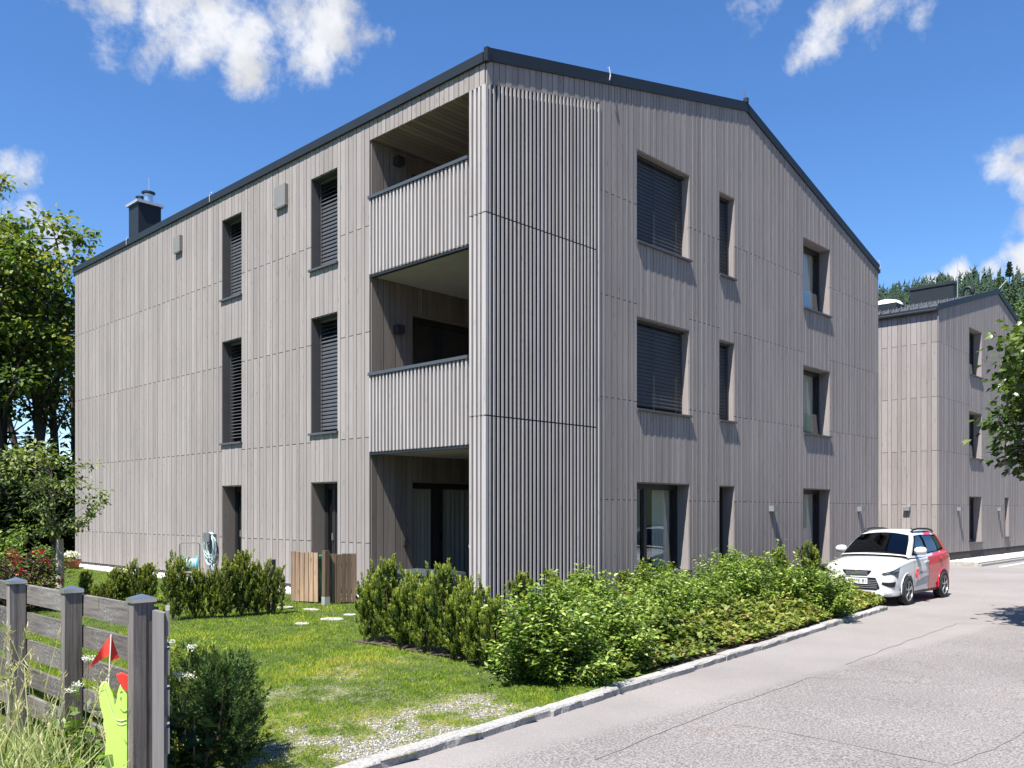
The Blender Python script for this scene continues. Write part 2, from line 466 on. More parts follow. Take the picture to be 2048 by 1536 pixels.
bg = wt.nodes.new('ShaderNodeBackground'); bg.inputs['Strength'].default_value = .092
wt.links.new(hs.outputs[0], bg.inputs['Color'])
tc = wt.nodes.new('ShaderNodeTexCoord')
def cloud_blobs(items):
    last = None
    for (px, py, r, w) in items:
        d = ray(px, py).normalized()
        sb = wt.nodes.new('ShaderNodeVectorMath'); sb.operation = 'DISTANCE'
        sb.inputs[1].default_value = d
        wt.links.new(tc.outputs['Generated'], sb.inputs[0])
        mr = wt.nodes.new('ShaderNodeMapRange'); mr.interpolation_type = 'SMOOTHSTEP'
        mr.inputs[1].default_value = r / FPX; mr.inputs[2].default_value = 0
        mr.inputs[3].default_value = 0; mr.inputs[4].default_value = w
        wt.links.new(sb.outputs['Value'], mr.inputs[0])
        if last is None: last = mr.outputs[0]
        else:
            mx = wt.nodes.new('ShaderNodeMath'); mx.operation = 'MAXIMUM'
            wt.links.new(last, mx.inputs[0]); wt.links.new(mr.outputs[0], mx.inputs[1]); last = mx.outputs[0]
    return last
blob = cloud_blobs([(80, -10, 80, .62), (150, 5, 90, .8), (230, 20, 120, 1.0), (330, 50, 135, 1.05), (400, 25, 125, 1.0), (300, 95, 90, .75), (340, 120, 60, .6), (440, -10, 80, .6),
                    (480, 115, 70, .62), (530, 110, 125, 1.0), (600, 95, 135, 1.05), (665, 60, 130, .95), (670, -10, 120, .9), (735, 75, 100, .8), (580, 150, 70, .62), (770, 100, 45, .5),
                    (30, 335, 70, .68), (60, 430, 60, .8), (95, 445, 50, .8), (5, 440, 80, .8), (20, 480, 90, .6), (130, 470, 60, .7),
                    (1480, 5, 80, .66), (1540, -10, 70, .6), (1660, 45, 110, .9), (1740, 10, 130, .95), (1620, 95, 60, .7), (1830, 5, 90, .7), (1600, 115, 45, .6), (1780, 60, 60, .62),
                    (2010, 340, 80, .9), (2060, 350, 100, 1), (2040, 300, 50, .8), (1945, 140, 30, .5),
                    (2060, 520, 110, 1), (1990, 540, 55, .9), (1915, 555, 60, .95), (1870, 570, 45, .8), (2040, 450, 80, .8)])
cn = wt.nodes.new('ShaderNodeTexNoise'); cn.inputs['Scale'].default_value = 15; cn.inputs['Detail'].default_value = 12
cn.inputs['Roughness'].default_value = .63; cn.inputs['Distortion'].default_value = .12
wt.links.new(tc.outputs['Generated'], cn.inputs['Vector'])
ca = wt.nodes.new('ShaderNodeMath'); ca.operation = 'MULTIPLY_ADD'; ca.inputs[1].default_value = 2.6; ca.inputs[2].default_value = -1.38
wt.links.new(cn.outputs['Fac'], ca.inputs[0])
cb = wt.nodes.new('ShaderNodeMath'); cb.operation = 'ADD'
wt.links.new(ca.outputs[0], cb.inputs[0]); wt.links.new(blob, cb.inputs[1])
# no cloud at all where there is no blob
cg = wt.nodes.new('ShaderNodeMath'); cg.operation = 'MINIMUM'
cgm = wt.nodes.new('ShaderNodeMath'); cgm.operation = 'MULTIPLY'; cgm.inputs[1].default_value = 3.0
wt.links.new(blob, cgm.inputs[0]); wt.links.new(cb.outputs[0], cg.inputs[0]); wt.links.new(cgm.outputs[0], cg.inputs[1])
cm = wt.nodes.new('ShaderNodeMapRange'); cm.interpolation_type = 'SMOOTHSTEP'
cm.inputs[1].default_value = .26; cm.inputs[2].default_value = 1.0
wt.links.new(cg.outputs[0], cm.inputs[0])
cbg = wt.nodes.new('ShaderNodeBackground'); cbg.inputs['Color'].default_value = (.93, .95, 1, 1); cbg.inputs['Strength'].default_value = .42
mxs = wt.nodes.new('ShaderNodeMixShader')
wt.links.new(cm.outputs[0], mxs.inputs[0]); wt.links.new(bg.outputs[0], mxs.inputs[1]); wt.links.new(cbg.outputs[0], mxs.inputs[2])
cn2 = wt.nodes.new('ShaderNodeTexNoise'); cn2.inputs['Scale'].default_value = 22; cn2.inputs['Detail'].default_value = 6
wt.links.new(tc.outputs['Generated'], cn2.inputs['Vector'])
cr2 = wt.nodes.new('ShaderNodeMapRange'); cr2.inputs[1].default_value = .35; cr2.inputs[2].default_value = .6; cr2.inputs[3].default_value = .34; cr2.inputs[4].default_value = .44
wt.links.new(cn2.outputs['Fac'], cr2.inputs[0]); wt.links.new(cr2.outputs[0], cbg.inputs['Strength'])
wt.links.new(mxs.outputs[0], wo.inputs[0])
scene.view_settings.view_transform = 'Standard'; scene.view_settings.look = 'None'
scene.view_settings.exposure = 1.18; scene.view_settings.gamma = 1
scene.cycles.max_bounces = 8; scene.cycles.transparent_max_bounces = 16
scene.cycles.caustics_reflective = False; scene.cycles.caustics_refractive = False

# ------------------------------------------------------------------ ground
def fbm(x, y, s, seed=0, octv=3):
    return mnoise.fractal(Vector((x * s, y * s, seed * 7.3)), 1.0, 2.0, octv)

KERB = [(-9.2, -5.74), (-7.4, -5.49), (-5.94, -5.29), (-4.91, -5.15), (-3.88, -5.0), (-2.88, -4.84), (-1.42, -4.65), (.49, -4.40), (3.45, -3.97), (5.4, -3.69), (7.30, -3.43)]
def kerb_y(x):
    if x <= KERB[0][0]: return KERB[0][1] + (x - KERB[0][0]) * .1
    for (a, b), (c, d) in zip(KERB, KERB[1:]):
        if x <= c: return b + (d - b) * (x - a) / (c - a)
    return KERB[-1][1]

DRY = [(ground(850, 1455), .75, .95), (ground(780, 1500), .8, .8), (ground(600, 1385), .8, .38), (ground(700, 1340), .7, .3), (ground(880, 1405), .45, .6),
       (ground(930, 1390), .3, .9), (ground(990, 1412), .35, .95), (ground(660, 1475), .8, .65), (ground(560, 1440), .7, .35), (ground(520, 1500), .7, .45), (ground(760, 1330), .55, .3), (ground(960, 1300), .3, .25)]
def dry(x, y):
    d = 0
    for c, r, w in DRY:
        q = ((x - c.x) ** 2 + (y - c.y) ** 2) / (r * r)
        if q < 6: d = max(d, w * math.exp(-q))
    n = fbm(x, y, 1.7, 1) * .4 + fbm(x, y, 6.5, 2, 3) * .6
    return max(0, min(1, d * 1.15 + n * (.5 + d * 1.3) - .10))

def lawn_z(x, y):
    k = kerb_y(x)
    t = min(1, max(0, (y - k) / 2.2))
    t = t * t * (3 - 2 * t)
    e = road_z(x) + .055
    h = e + (0 - e) * t
    return h + .015 * fbm(x, y, .6, 4, 2) * t

def in_lawn(x, y):
    return x < 12.4 and y > kerb_y(x) - .03 and not (x > 7.5 and y < -2.0 + .0 * x) 

def lawn():
    xs = np.concatenate([np.arange(-60, -14, 2.5), np.arange(-14, -2, .1), np.arange(-2, 13, .3)])
    ys = np.concatenate([np.arange(-6.5, 3.0, .1), np.arange(3, 20, .6), np.arange(20, 62, 3)])
    V = []; D = []
    for y in ys:
        for x in xs:
            V.append((x, y, lawn_z(x, y))); D.append(dry(x, y) if y < 12 else .05)
    nx = len(xs); F = []
    for j in range(len(ys) - 1):
        for i in range(nx - 1):
            ok = True
            for (x, y) in ((xs[i], ys[j]), (xs[i + 1], ys[j]), (xs[i], ys[j + 1]), (xs[i + 1], ys[j + 1])):
                if not in_lawn(x, y) or (x > .3 and y > .3): ok = False; break
            if ok: F.append((j * nx + i, j * nx + i + 1, (j + 1) * nx + i + 1, (j + 1) * nx + i))
    me = bpy.data.meshes.new('lawn'); me.from_pydata(V, [], F)
    a = me.attributes.new('dry', 'FLOAT', 'POINT'); a.data.foreach_set('value', np.array(D, dtype=np.float32))
    me.materials.append(M['lawn'])
    me.polygons.foreach_set('use_smooth', np.ones(len(F), dtype=bool))
    bm = bmesh.new(); bm.from_mesh(me)
    bmesh.ops.delete(bm, geom=[v for v in bm.verts if not v.link_faces], context='VERTS')
    bm.to_mesh(me); bm.free()
    tag(link(bpy.data.objects.new('lawn', me)), kind='structure')
lawn()

def ground_sheet():
    mb = MB(); n = 48; rs = [0, 30, 120, 400, 1000, 2500]
    vs = [(0, 0, -.62)]
    for r in rs[1:]:
        for k in range(n):
            t = 2 * math.pi * k / n
            vs.append((r * math.cos(t), r * math.sin(t), -.62))
    fs = [(0, 1 + k, 1 + (k + 1) % n) for k in range(n)]
    for i in range(len(rs) - 2):
        for k in range(n):
            a = 1 + i * n + k; b = 1 + i * n + (k + 1) % n
            fs.append((a, a + n, b + n, b))
    mb.add(vs, fs)
    tag(mb.build('ground', M['meadow'], smooth=True), kind='structure')
ground_sheet()

def road():
    xs = list(np.arange(-40, -7, 3.0)) + list(np.arange(-7, 9, .5)) + list(np.arange(9, 90, 4.0))
    ys = list(np.arange(-50, -8, 3.0)) + list(np.arange(-8, 2.2, .5)) + [24, 60]
    mb = MB(); nx = len(xs); vs = []; fs = []
    for y in ys:
        for x in xs:
            vs.append((x, y, road_z(x)))
    for j in range(len(ys) - 1):
        for i in range(nx - 1):
            if xs[i] < 9 and ys[j + 1] > 2.3: continue
            fs.append((j * nx + i, j * nx + i + 1, (j + 1) * nx + i + 1, (j + 1) * nx + i))
    mb.add(vs, fs)
    tag(mb.build('road', M['asphalt'], smooth=True), kind='structure')
road()

def strip(path, w, mat, name, dz=.004, tone=.5):
    mb = MB(); L_ = []
    pts = [Vector((p[0], p[1], 0)) for p in path]
    fine = []
    for a, b in zip(pts, pts[1:]):
        n = max(2, int((b - a).length / .18))
        for k in range(n): fine.append(a.lerp(b, k / n))
    fine.append(pts[-1])
    vs = []; fs = []
    for i, p in enumerate(fine):
        d = (fine[min(i + 1, len(fine) - 1)] - fine[max(i - 1, 0)]).normalized()
        q = Vector((-d.y, d.x, 0))
        p = p + q * (.03 * fbm(p.x, p.y, 1.8, 9) if w < .06 else 0)
        ww = w * (.6 + .8 * rnd.random()) if w < .06 else w
        for s_ in (-1, 1):
            v = p + q * s_ * ww / 2
            vs.append((v.x, v.y, road_z(v.x) + dz))
    for i in range(len(fine) - 1):
        fs.append((2 * i, 2 * i + 1, 2 * i + 3, 2 * i + 2))
    mb.add(vs, fs, tone)
    tag(mb.build(name, mat), kind='structure')

def rp(px, py):
    z = -.1
    for _ in range(20):
        p = ground(px, py, z); z = road_z(p.x)
    return (p.x, p.y)
strip([rp(1190, 1520), rp(1300, 1475), rp(1460, 1410), rp(1620, 1355), rp(1760, 1362), rp(1830, 1366), rp(1850, 1348), rp(1700, 1332)], .010, M['crack'], 'road_seam')
strip([rp(1690, 1329), rp(1800, 1288), rp(1915, 1247), rp(2048, 1250), rp(2300, 1262)], .012, M['crack'], 'road_seam')
strip([rp(1460, 1450), rp(1560, 1462), rp(1750, 1500), rp(1900, 1530), rp(1990, 1500), rp(2100, 1420)], .011, M['crack'], 'road_seam')
strip([rp(2000, 1134), rp(2048, 1126), rp(2110, 1116)], .13, M['paint'], 'road_marking')

def kerb():
    mb = MB(); r_ = random.Random(3)
    pts = [Vector((x, y, 0)) for x, y in KERB]
    # stones laid end to end along the line
    seg = []; cur = []
    tot = [0]
    for a, b in zip(pts, pts[1:]): tot.append(tot[-1] + (b - a).length)
    def P(s):
        for i in range(len(pts) - 1):
            if s <= tot[i + 1] or i == len(pts) - 2:
                return pts[i].lerp(pts[i + 1], (s - tot[i]) / (tot[i + 1] - tot[i]))
    s = 0
    while s < tot[-1] - .1:
        L_ = r_.uniform(.8, 1.25); e = min(tot[-1], s + L_)
        tone = r_.random(); off = r_.uniform(-.012, .012); dh = r_.uniform(-.006, .006)
        n = 6; ring = []
        for k in range(n + 1):
            q = s + .003 + (e - s - .006) * k / n
            p = P(q); d = (P(min(q + .1, tot[-1])) - P(max(q - .1, 0))).normalized(); w = Vector((-d.y, d.x, 0))
            z = road_z(p.x)
            j = lambda a: r_.uniform(-a, a)
            top = z + .068 + dh
            ring.append([p + w * (off - .002 + j(.007)) + UP * (z - .08), p + w * (off - .004 + j(.009)) + UP * (top - .014 + j(.004)),
                         p + w * (off + .012 + j(.006)) + UP * (top + j(.004)), p + w * (.125 + off + j(.006)) + UP * (top + j(.004)),
                         p + w * (.14 + off + j(.005)) + UP * (top - .015), p + w * (.14 + off) + UP * (z - .08)])
        vs = [v for g in ring for v in g]; fs = []
        for k in range(n):
            for i in range(5):
                fs.append((k * 6 + i, k * 6 + i + 1, (k + 1) * 6 + i + 1, (k + 1) * 6 + i))
        fs.append((0, 1, 2, 3, 4, 5)); fs.append(tuple(n * 6 + i for i in range(5, -1, -1)))
        mb.add(vs, fs, tone)
        s = e
    tag(mb.build('kerb', M['granite']), kind='structure')
kerb()

def planting_bed():
    mb = MB(); xs = np.concatenate([np.arange(-3.38, -1.9, .12), np.arange(-1.8, 12.4, .3)]); vs = []; fs = []; ny = 14
    for x in xs:
        k = kerb_y(x) + .13
        if x > 7.3: k = -2.0
        k2 = max(k, -3.25 - (x + 3.38) / 1.05)
        for j in range(ny):
            top_ = -.02 if x > -.3 else -1.15
            y = k2 + (top_ - k2) * j / (ny - 1)
            vs.append((x, y, lawn_z(x, y) + .012 + .012 * fbm(x, y, 2.5, 3)))
    for i in range(len(xs) - 1):
        for j in range(ny - 1):
            fs.append((i * ny + j, (i + 1) * ny + j, (i + 1) * ny + j + 1, i * ny + j + 1))
    mb.add(vs, fs)
    tag(mb.build('planting_bed', M['soil'], smooth=True), kind='structure')
planting_bed()

OCT = np.array([(1, 0, 0), (-1, 0, 0), (0, 1, 0), (0, -1, 0), (0, 0, .7), (0, 0, -.7)])
OCTF = np.array([(0, 2, 4), (2, 1, 4), (1, 3, 4), (3, 0, 4), (2, 0, 5), (1, 2, 5), (3, 1, 5), (0, 3, 5)])
def gravel(name, x0, x1, y0, y1, zf, n):
    P = np.stack([npr.uniform(x0, x1, n), npr.uniform(y0, y1, n), np.zeros(n)], 1)
    P[:, 2] = [zf(p[0], p[1]) + .008 for p in P]
    s = npr.uniform(.012, .034, n)
    Mx = frames(npr.normal(size=(n, 3))) * s[:, None, None]
    V, F = scatter(OCT, OCTF, Mx, P)
    return V, F, np.repeat(npr.random(n), 8)
def bare_gravel():
    P = []; g = np.random.default_rng(31)
    for k in range(60000):
        p = ground(g.uniform(440, 1080), g.uniform(1270, 1560), -.03)
        d = dry(p.x, p.y)
        if p.y > kerb_y(p.x) + .13 and g.random() < (d - .62) * 1.0: P.append((p.x, p.y, lawn_z(p.x, p.y) + .003))
    P = np.array(P); n = len(P); s_ = g.uniform(.005, .013, n)
    V, F = scatter(OCT, OCTF, frames(g.normal(size=(n, 3))) * s_[:, None, None], P)
    tag(np_mesh('gravel', V, F, np.repeat(g.random(n) ** 1.5 * .65, 8), M['greystone']), kind='stuff', label='loose grey gravel showing through the bare turf near the kerb')
bare_gravel()
gs = [gravel('g', -.62, -.01, -.2, 17.2, lambda x, y: .0 + .012, 9000)]
V, F, t = gs[0]
tag(np_mesh('gravel', V, F, t, M['pebble'], smooth=True), kind='stuff', label='white pebble strip along the foot of the near timber house')
mb = MB(); mb.box(-.64, .02, -.25, 17.3, -.05, .012); tag(mb.build('gravel_bed', M['rock']), kind='structure')
V, F, t = gravel('g', 22.1 + 1.0, 33.5, -.55, .44, lambda x, y: -.19, 6000)
tag(np_mesh('gravel', V, F, t, M['pebble'], smooth=True), kind='stuff', label='white pebble strip along the plinth of the far timber house')
mb = MB(); mb.box(22.9, 34, -.6, .46, -.4, -.19); tag(mb.build('gravel_bed', M['rock']), kind='structure')
mb = MB(); mb.box(22.9, 34, -.70, -.602, -.4, -.24); tag(mb.build('kerb', M['granite']), kind='structure')

# ------------------------------------------------------------------ the two timber houses
def board_run(mb, F, u0, u1, zb, zt, rg, joints=(), wmin=.095, wmax=.175, d0=.0, skip_joint=False, gap=.0125, even=None):
    """vertical boards from u0 to u1; zb, zt: functions of u; F(u,d,z) -> point; boards stand proud of d0"""
    W = u1 - u0
    ws = []
    if even:
        n = max(1, round(W / even)); ws = [W / n] * n
    else:
        s_ = 0; k = 0
        while s_ < W:
            w = rg.uniform(wmin, wmin + .025) if k % 2 else rg.uniform(wmax - .03, wmax)
            ws.append(w); s_ += w; k += 1
        ws = [w * W / s_ for w in ws]
    u = u0
    for k, w in enumerate(ws):
        a, b = u + gap / 2, u + w - gap / 2
        u += w
        pro = .026 if k % 2 else .023
        cuts = [None]
        js = sorted(joints) if (k % 2 == 0 and not skip_joint) else []
        lo = [zb(a), zb(b)]
        segs = []
        for j in js:
            if j > max(lo) + .15 and j < min(zt(a), zt(b)) - .15:
                segs.append((lo, [j - .007, j - .007])); lo = [j + .007, j + .007]
        segs.append((lo, [zt(a), zt(b)]))
        for (l, h) in segs:
            tone = min(1, max(0, rg.gauss(.5, .27)))
            f, bk = d0 - pro, d0 - .001
            mb.hexa([F(a, f, l[0]), F(b, f, l[1]), F(b, bk, l[1]), F(a, bk, l[0]),
                     F(a, f, h[0]), F(b, f, h[1]), F(b, bk, h[1]), F(a, bk, h[0])], tone)

def fbox(mb, F, u0, u1, d0, d1, z0, z1, tone=.5, mi=0):
    mb.hexa([F(u0, d0, z0), F(u1, d0, z0), F(u1, d1, z0), F(u0, d1, z0),
             F(u0, d0, z1), F(u1, d0, z1), F(u1, d1, z1), F(u0, d1, z1)], tone, mi)

def window(bld, F, u0, u1, z0, z1, blind=None, jamb='clad', mull=None, curtain=True, sill=True, door=False, dep=.26, rg=rnd, low=None, bo=.15, drape=False):
    fw = .055
    mb = MB()
    a, b, lo, hi = u0 + .012, u1 - .012, z0 + .004, z1 - .02
    if not door: lo = z0 + .012
    fbox(mb, F, a, a + fw, dep, dep + .07, lo, hi); fbox(mb, F, b - fw, b, dep, dep + .07, lo, hi)
    fbox(mb, F, a + fw, b - fw, dep, dep + .07, hi - fw * 1.4, hi); fbox(mb, F, a + fw, b - fw, dep, dep + .07, lo, lo + fw)
    bars = []
    if mull:
        for m_ in mull:
            c = a + (b - a) * m_
            fbox(mb, F, c - .05, c + .05, dep - .006, dep + .064, lo + fw, hi - fw * 1.4); bars.append(c)
    # sash profile inside the frame
    edges = [a + fw] + [q for c in bars for q in (c - .05, c + .05)] + [b - fw]
    for k in range(0, len(edges), 2):
        e0, e1 = edges[k], edges[k + 1]
        zz0, zz1 = lo + fw, hi - fw * 1.4
        for (p, q, r_, s_) in ((e0, e0 + .035, zz0, zz1), (e1 - .035, e1, zz0, zz1), (e0 + .035, e1 - .035, zz0, zz0 + .045), (e0 + .035, e1 - .035, zz1 - .035, zz1)):
            fbox(mb, F, p, q, dep + .012, dep + .06, r_, s_)
    w = mb.build('glazed_door' if door else 'window', M['frame'], bld)
    g = MB(); fbox(g, F, a + fw, b - fw, dep + .035, dep + .04, lo + fw, hi - fw * 1.4); g.build('pane', M['glass'], w)
    j = MB(); t0 = -.012
    fbox(j, F, u0, u0 + .012, t0, dep + .1, z0, z1, .45); fbox(j, F, u1 - .012, u1, t0, dep + .1, z0, z1, .5)
    fbox(j, F, u0 + .012, u1 - .012, t0, dep + .1, z1 - .02, z1, .4)
    j.build('reveal', M[jamb], w)
    if sill:
        s_ = MB(); fbox(s_, F, u0 - .035, u1 + .035, -.078, -.03, z0 - .038, z0 + .002); fbox(s_, F, u0, u1, -.0305, dep, z0 - .012, z0 + .010)
        s_.build('sill', M['sill'], w)
    if curtain:
        c = MB(); zz = hi - .08; n = 26
        spans = [(a + .06, a + (b - a) * .42), (a + (b - a) * .62, b - .06)] if (b - a) > .9 else [(a + .05, a + (b - a) * .55)]
        if drape: spans = [(a + .03, a + (b - a) * .36), (a + (b - a) * .5, b - .03)]
        for (p, q) in spans:
            vs = []; fs = []
            for i in range(n + 1):
                u = p + (q - p) * i / n; d = dep + (.10 if drape else .16) + .025 * math.sin(i * 1.7) + .01 * math.sin(i * .6)
                vs += [F(u, d, lo + .02), F(u, d, zz), F(u, d + .006, lo + .02), F(u, d + .006, zz)]
            for i in range(n):
                k = 4 * i; fs += [(k, k + 4, k + 5, k + 1), (k + 2, k + 3, k + 7, k + 6)]
            c.add(vs, fs)
        c.build('curtain', M['curtain'], w, smooth=True, fix=False)
    if low:      # frosted lower pane guard
        g2 = MB(); fbox(g2, F, a + .02, b - .02, dep - .035, dep - .023, lo + .05, lo + low); g2.build('glass_guard', M['glass'], w)
    if blind:
        bl = MB(); p, q = u0 + .03, u1 - .03
        fbox(bl, F, p, q, bo - .05, bo + .05, z1 - .075, z1 - .022)      # head box
        pitch = .074; z = z1 - .10; k = 0; zend = z0 + .03
        n_ = int((z - zend) / pitch)
        for k in range(n_):
            zc = z - pitch * (k + .5)
            tilt = R(66) if blind == 'closed' else R(18)
            if blind == 'flat': tilt = R(79)
            if blind == 'closed' and k < 5: tilt = R(60 - (5 - k) * 9)
            dx, dz = .043 * math.cos(tilt), .043 * math.sin(tilt)
            nx_, nz_ = -math.sin(tilt) * .009, math.cos(tilt) * .009
            pr = [(-dx, -dz), (-dx * .35 + nx_, -dz * .35 + nz_), (dx * .35 + nx_, dz * .35 + nz_), (dx, dz)]
            vs = []
            for (dd, zz_) in pr:
                vs += [F(p, bo + dd, zc + zz_), F(q, bo + dd, zc + zz_)]
            for (dd, zz_) in reversed(pr):
                vs += [F(p, bo + .0025 + dd, zc + zz_ - .002), F(q, bo + .0025 + dd, zc + zz_ - .002)]
            fs = []
            for i in range(7): fs.append((2 * i, 2 * i + 1, 2 * i + 3, 2 * i + 2))
            fs.append((14, 15, 1, 0))
            bl.add(vs, fs, .4 + .2 * rg.random())
        fbox(bl, F, p, q, bo - .03, bo + .03, zend - .018, zend + .012)
        for c in ([p + .06, q - .06] if (q - p) < 1 else [p + (q - p) * .4, p + (q - p) * .84]):
            fbox(bl, F, c - .006, c + .006, bo - .058, bo - .05, zend, z1 - .08)
        bl.build('blind', M['blinddark' if blind == 'flat' else 'blind'], w)
    if door:
        h = MB(); c = bars[0] if bars else a + .08
        fbox(h, F, c - .012, c + .012, dep - .05, dep - .008, 1.0, 1.14); h.build('handle', M['steel'], w)
    return w

def wall_skin(bld, F, u0, u1, z0, zt, holes, d=.0, th=.22, name='wall'):
    """one wall with its openings, behind the boards"""
    mb = MB()
    us = sorted(set([u0, u1] + [h[0] for h in holes] + [h[1] for h in holes]))
    zs = sorted(set([z0] + [h[2] for h in holes] + [h[3] for h in holes]))
    for a, b in zip(us, us[1:]):
        if a < u0 - 1e-6 or b > u1 + 1e-6: continue
        mine = sorted([(h[2], h[3]) for h in holes if h[0] <= a + 1e-6 and h[1] >= b - 1e-6])
        lo = z0
        for (p, q) in mine:
            if p > lo + 1e-4: fbox(mb, F, a, b, d, d + th, lo, p)
            lo = q
        ta, tb = zt(a), zt(b)
        mb.hexa([F(a, d, lo), F(b, d, lo), F(b, d + th, lo), F(a, d + th, lo), F(a, d, ta), F(b, d, tb), F(b, d + th, tb), F(a, d + th, ta)])
    return mb.build(name, M['membrane'], bld)

def facade(bld, F, runs, zb, zt, rg, joints):
    """runs: (u0,u1,[(z0,z1) openings],even)"""
    mb = MB()
    for (u0, u1, ops, even) in runs:
        lo = zb
        ops = sorted(ops)
        for (p, q) in ops:
            if p > max(lo(u0), lo(u1)) + .02:
                board_run(mb, F, u0, u1, lo, (lambda u, p=p: p - .004), rg, joints, skip_joint=even is not None, even=even)
            lo = (lambda u, q=q: q + .002)
        board_run(mb, F, u0, u1, lo, zt, rg, joints, skip_joint=even is not None, even=even)
    return mb.build('cladding', M['clad'], bld, origin=F(0, 0, 0))

def wall_lamp(bld, F, u, z, mat='lampgrey', w=.20, h=.13, d=.125):
    mb = MB(); fbox(mb, F, u - w / 2, u + w / 2, -.03 - d, -.028, z - h / 2, z + h / 2)
    fbox(mb, F, u - w / 2 + .02, u + w / 2 - .02, -.03 - d + .02, -.05, z - h / 2 - .006, z - h / 2 + .001)
    o = mb.build('wall_lamp', M[mat], bld)
    return o

def roof(bld, x0, x1, y0, y1, zl, xr, zr, z1r, hood=.17, th=.16):
    """two pitches, sheet-metal verge and eave trims; tiled"""
    mb = MB()
    for (a, za, b, zb_) in ((x0, zl, xr, zr), (xr, zr, x1, z1r)):
        mb.hexa([(a, y0 + .05, za), (b, y0 + .05, zb_), (b, y1 - .05, zb_), (a, y1 - .05, za),
                 (a, y0 + .05, za + th - .03), (b, y0 + .05, zb_ + th - .03), (b, y1 - .05, zb_ + th - .03), (a, y1 - .05, za + th - .03)])
    r_ = mb.build('roof', M['tile'], bld)
    for (ya, yb) in ((y0, y0 + .045), (y1 - .045, y1)):
        v = MB()
        for (a, za, b, zb_) in ((x0 - .012, zl, xr, zr), (xr, zr, x1 + .012, z1r)):
            v.hexa([(a, ya, za + .012), (b, ya, zb_ + .012), (b, yb, zb_ + .012), (a, yb, za + .012),
                    (a, ya, za + hood + .05), (b, ya, zb_ + hood + .05), (b, yb, zb_ + hood + .05), (a, yb, za + hood + .05)])
        v.build('verge_trim', M['metal'], r_)
    for (xa, xb, z) in ((x0 - .03, x0 + .004, zl), (x1 - .004, x1 + .03, z1r)):
        e = MB(); e.box(xa, xb, y0 + .048, y1 - .048, z - .005, z + hood - .02); e.build('eave_trim', M['metal'], r_)
    return r_

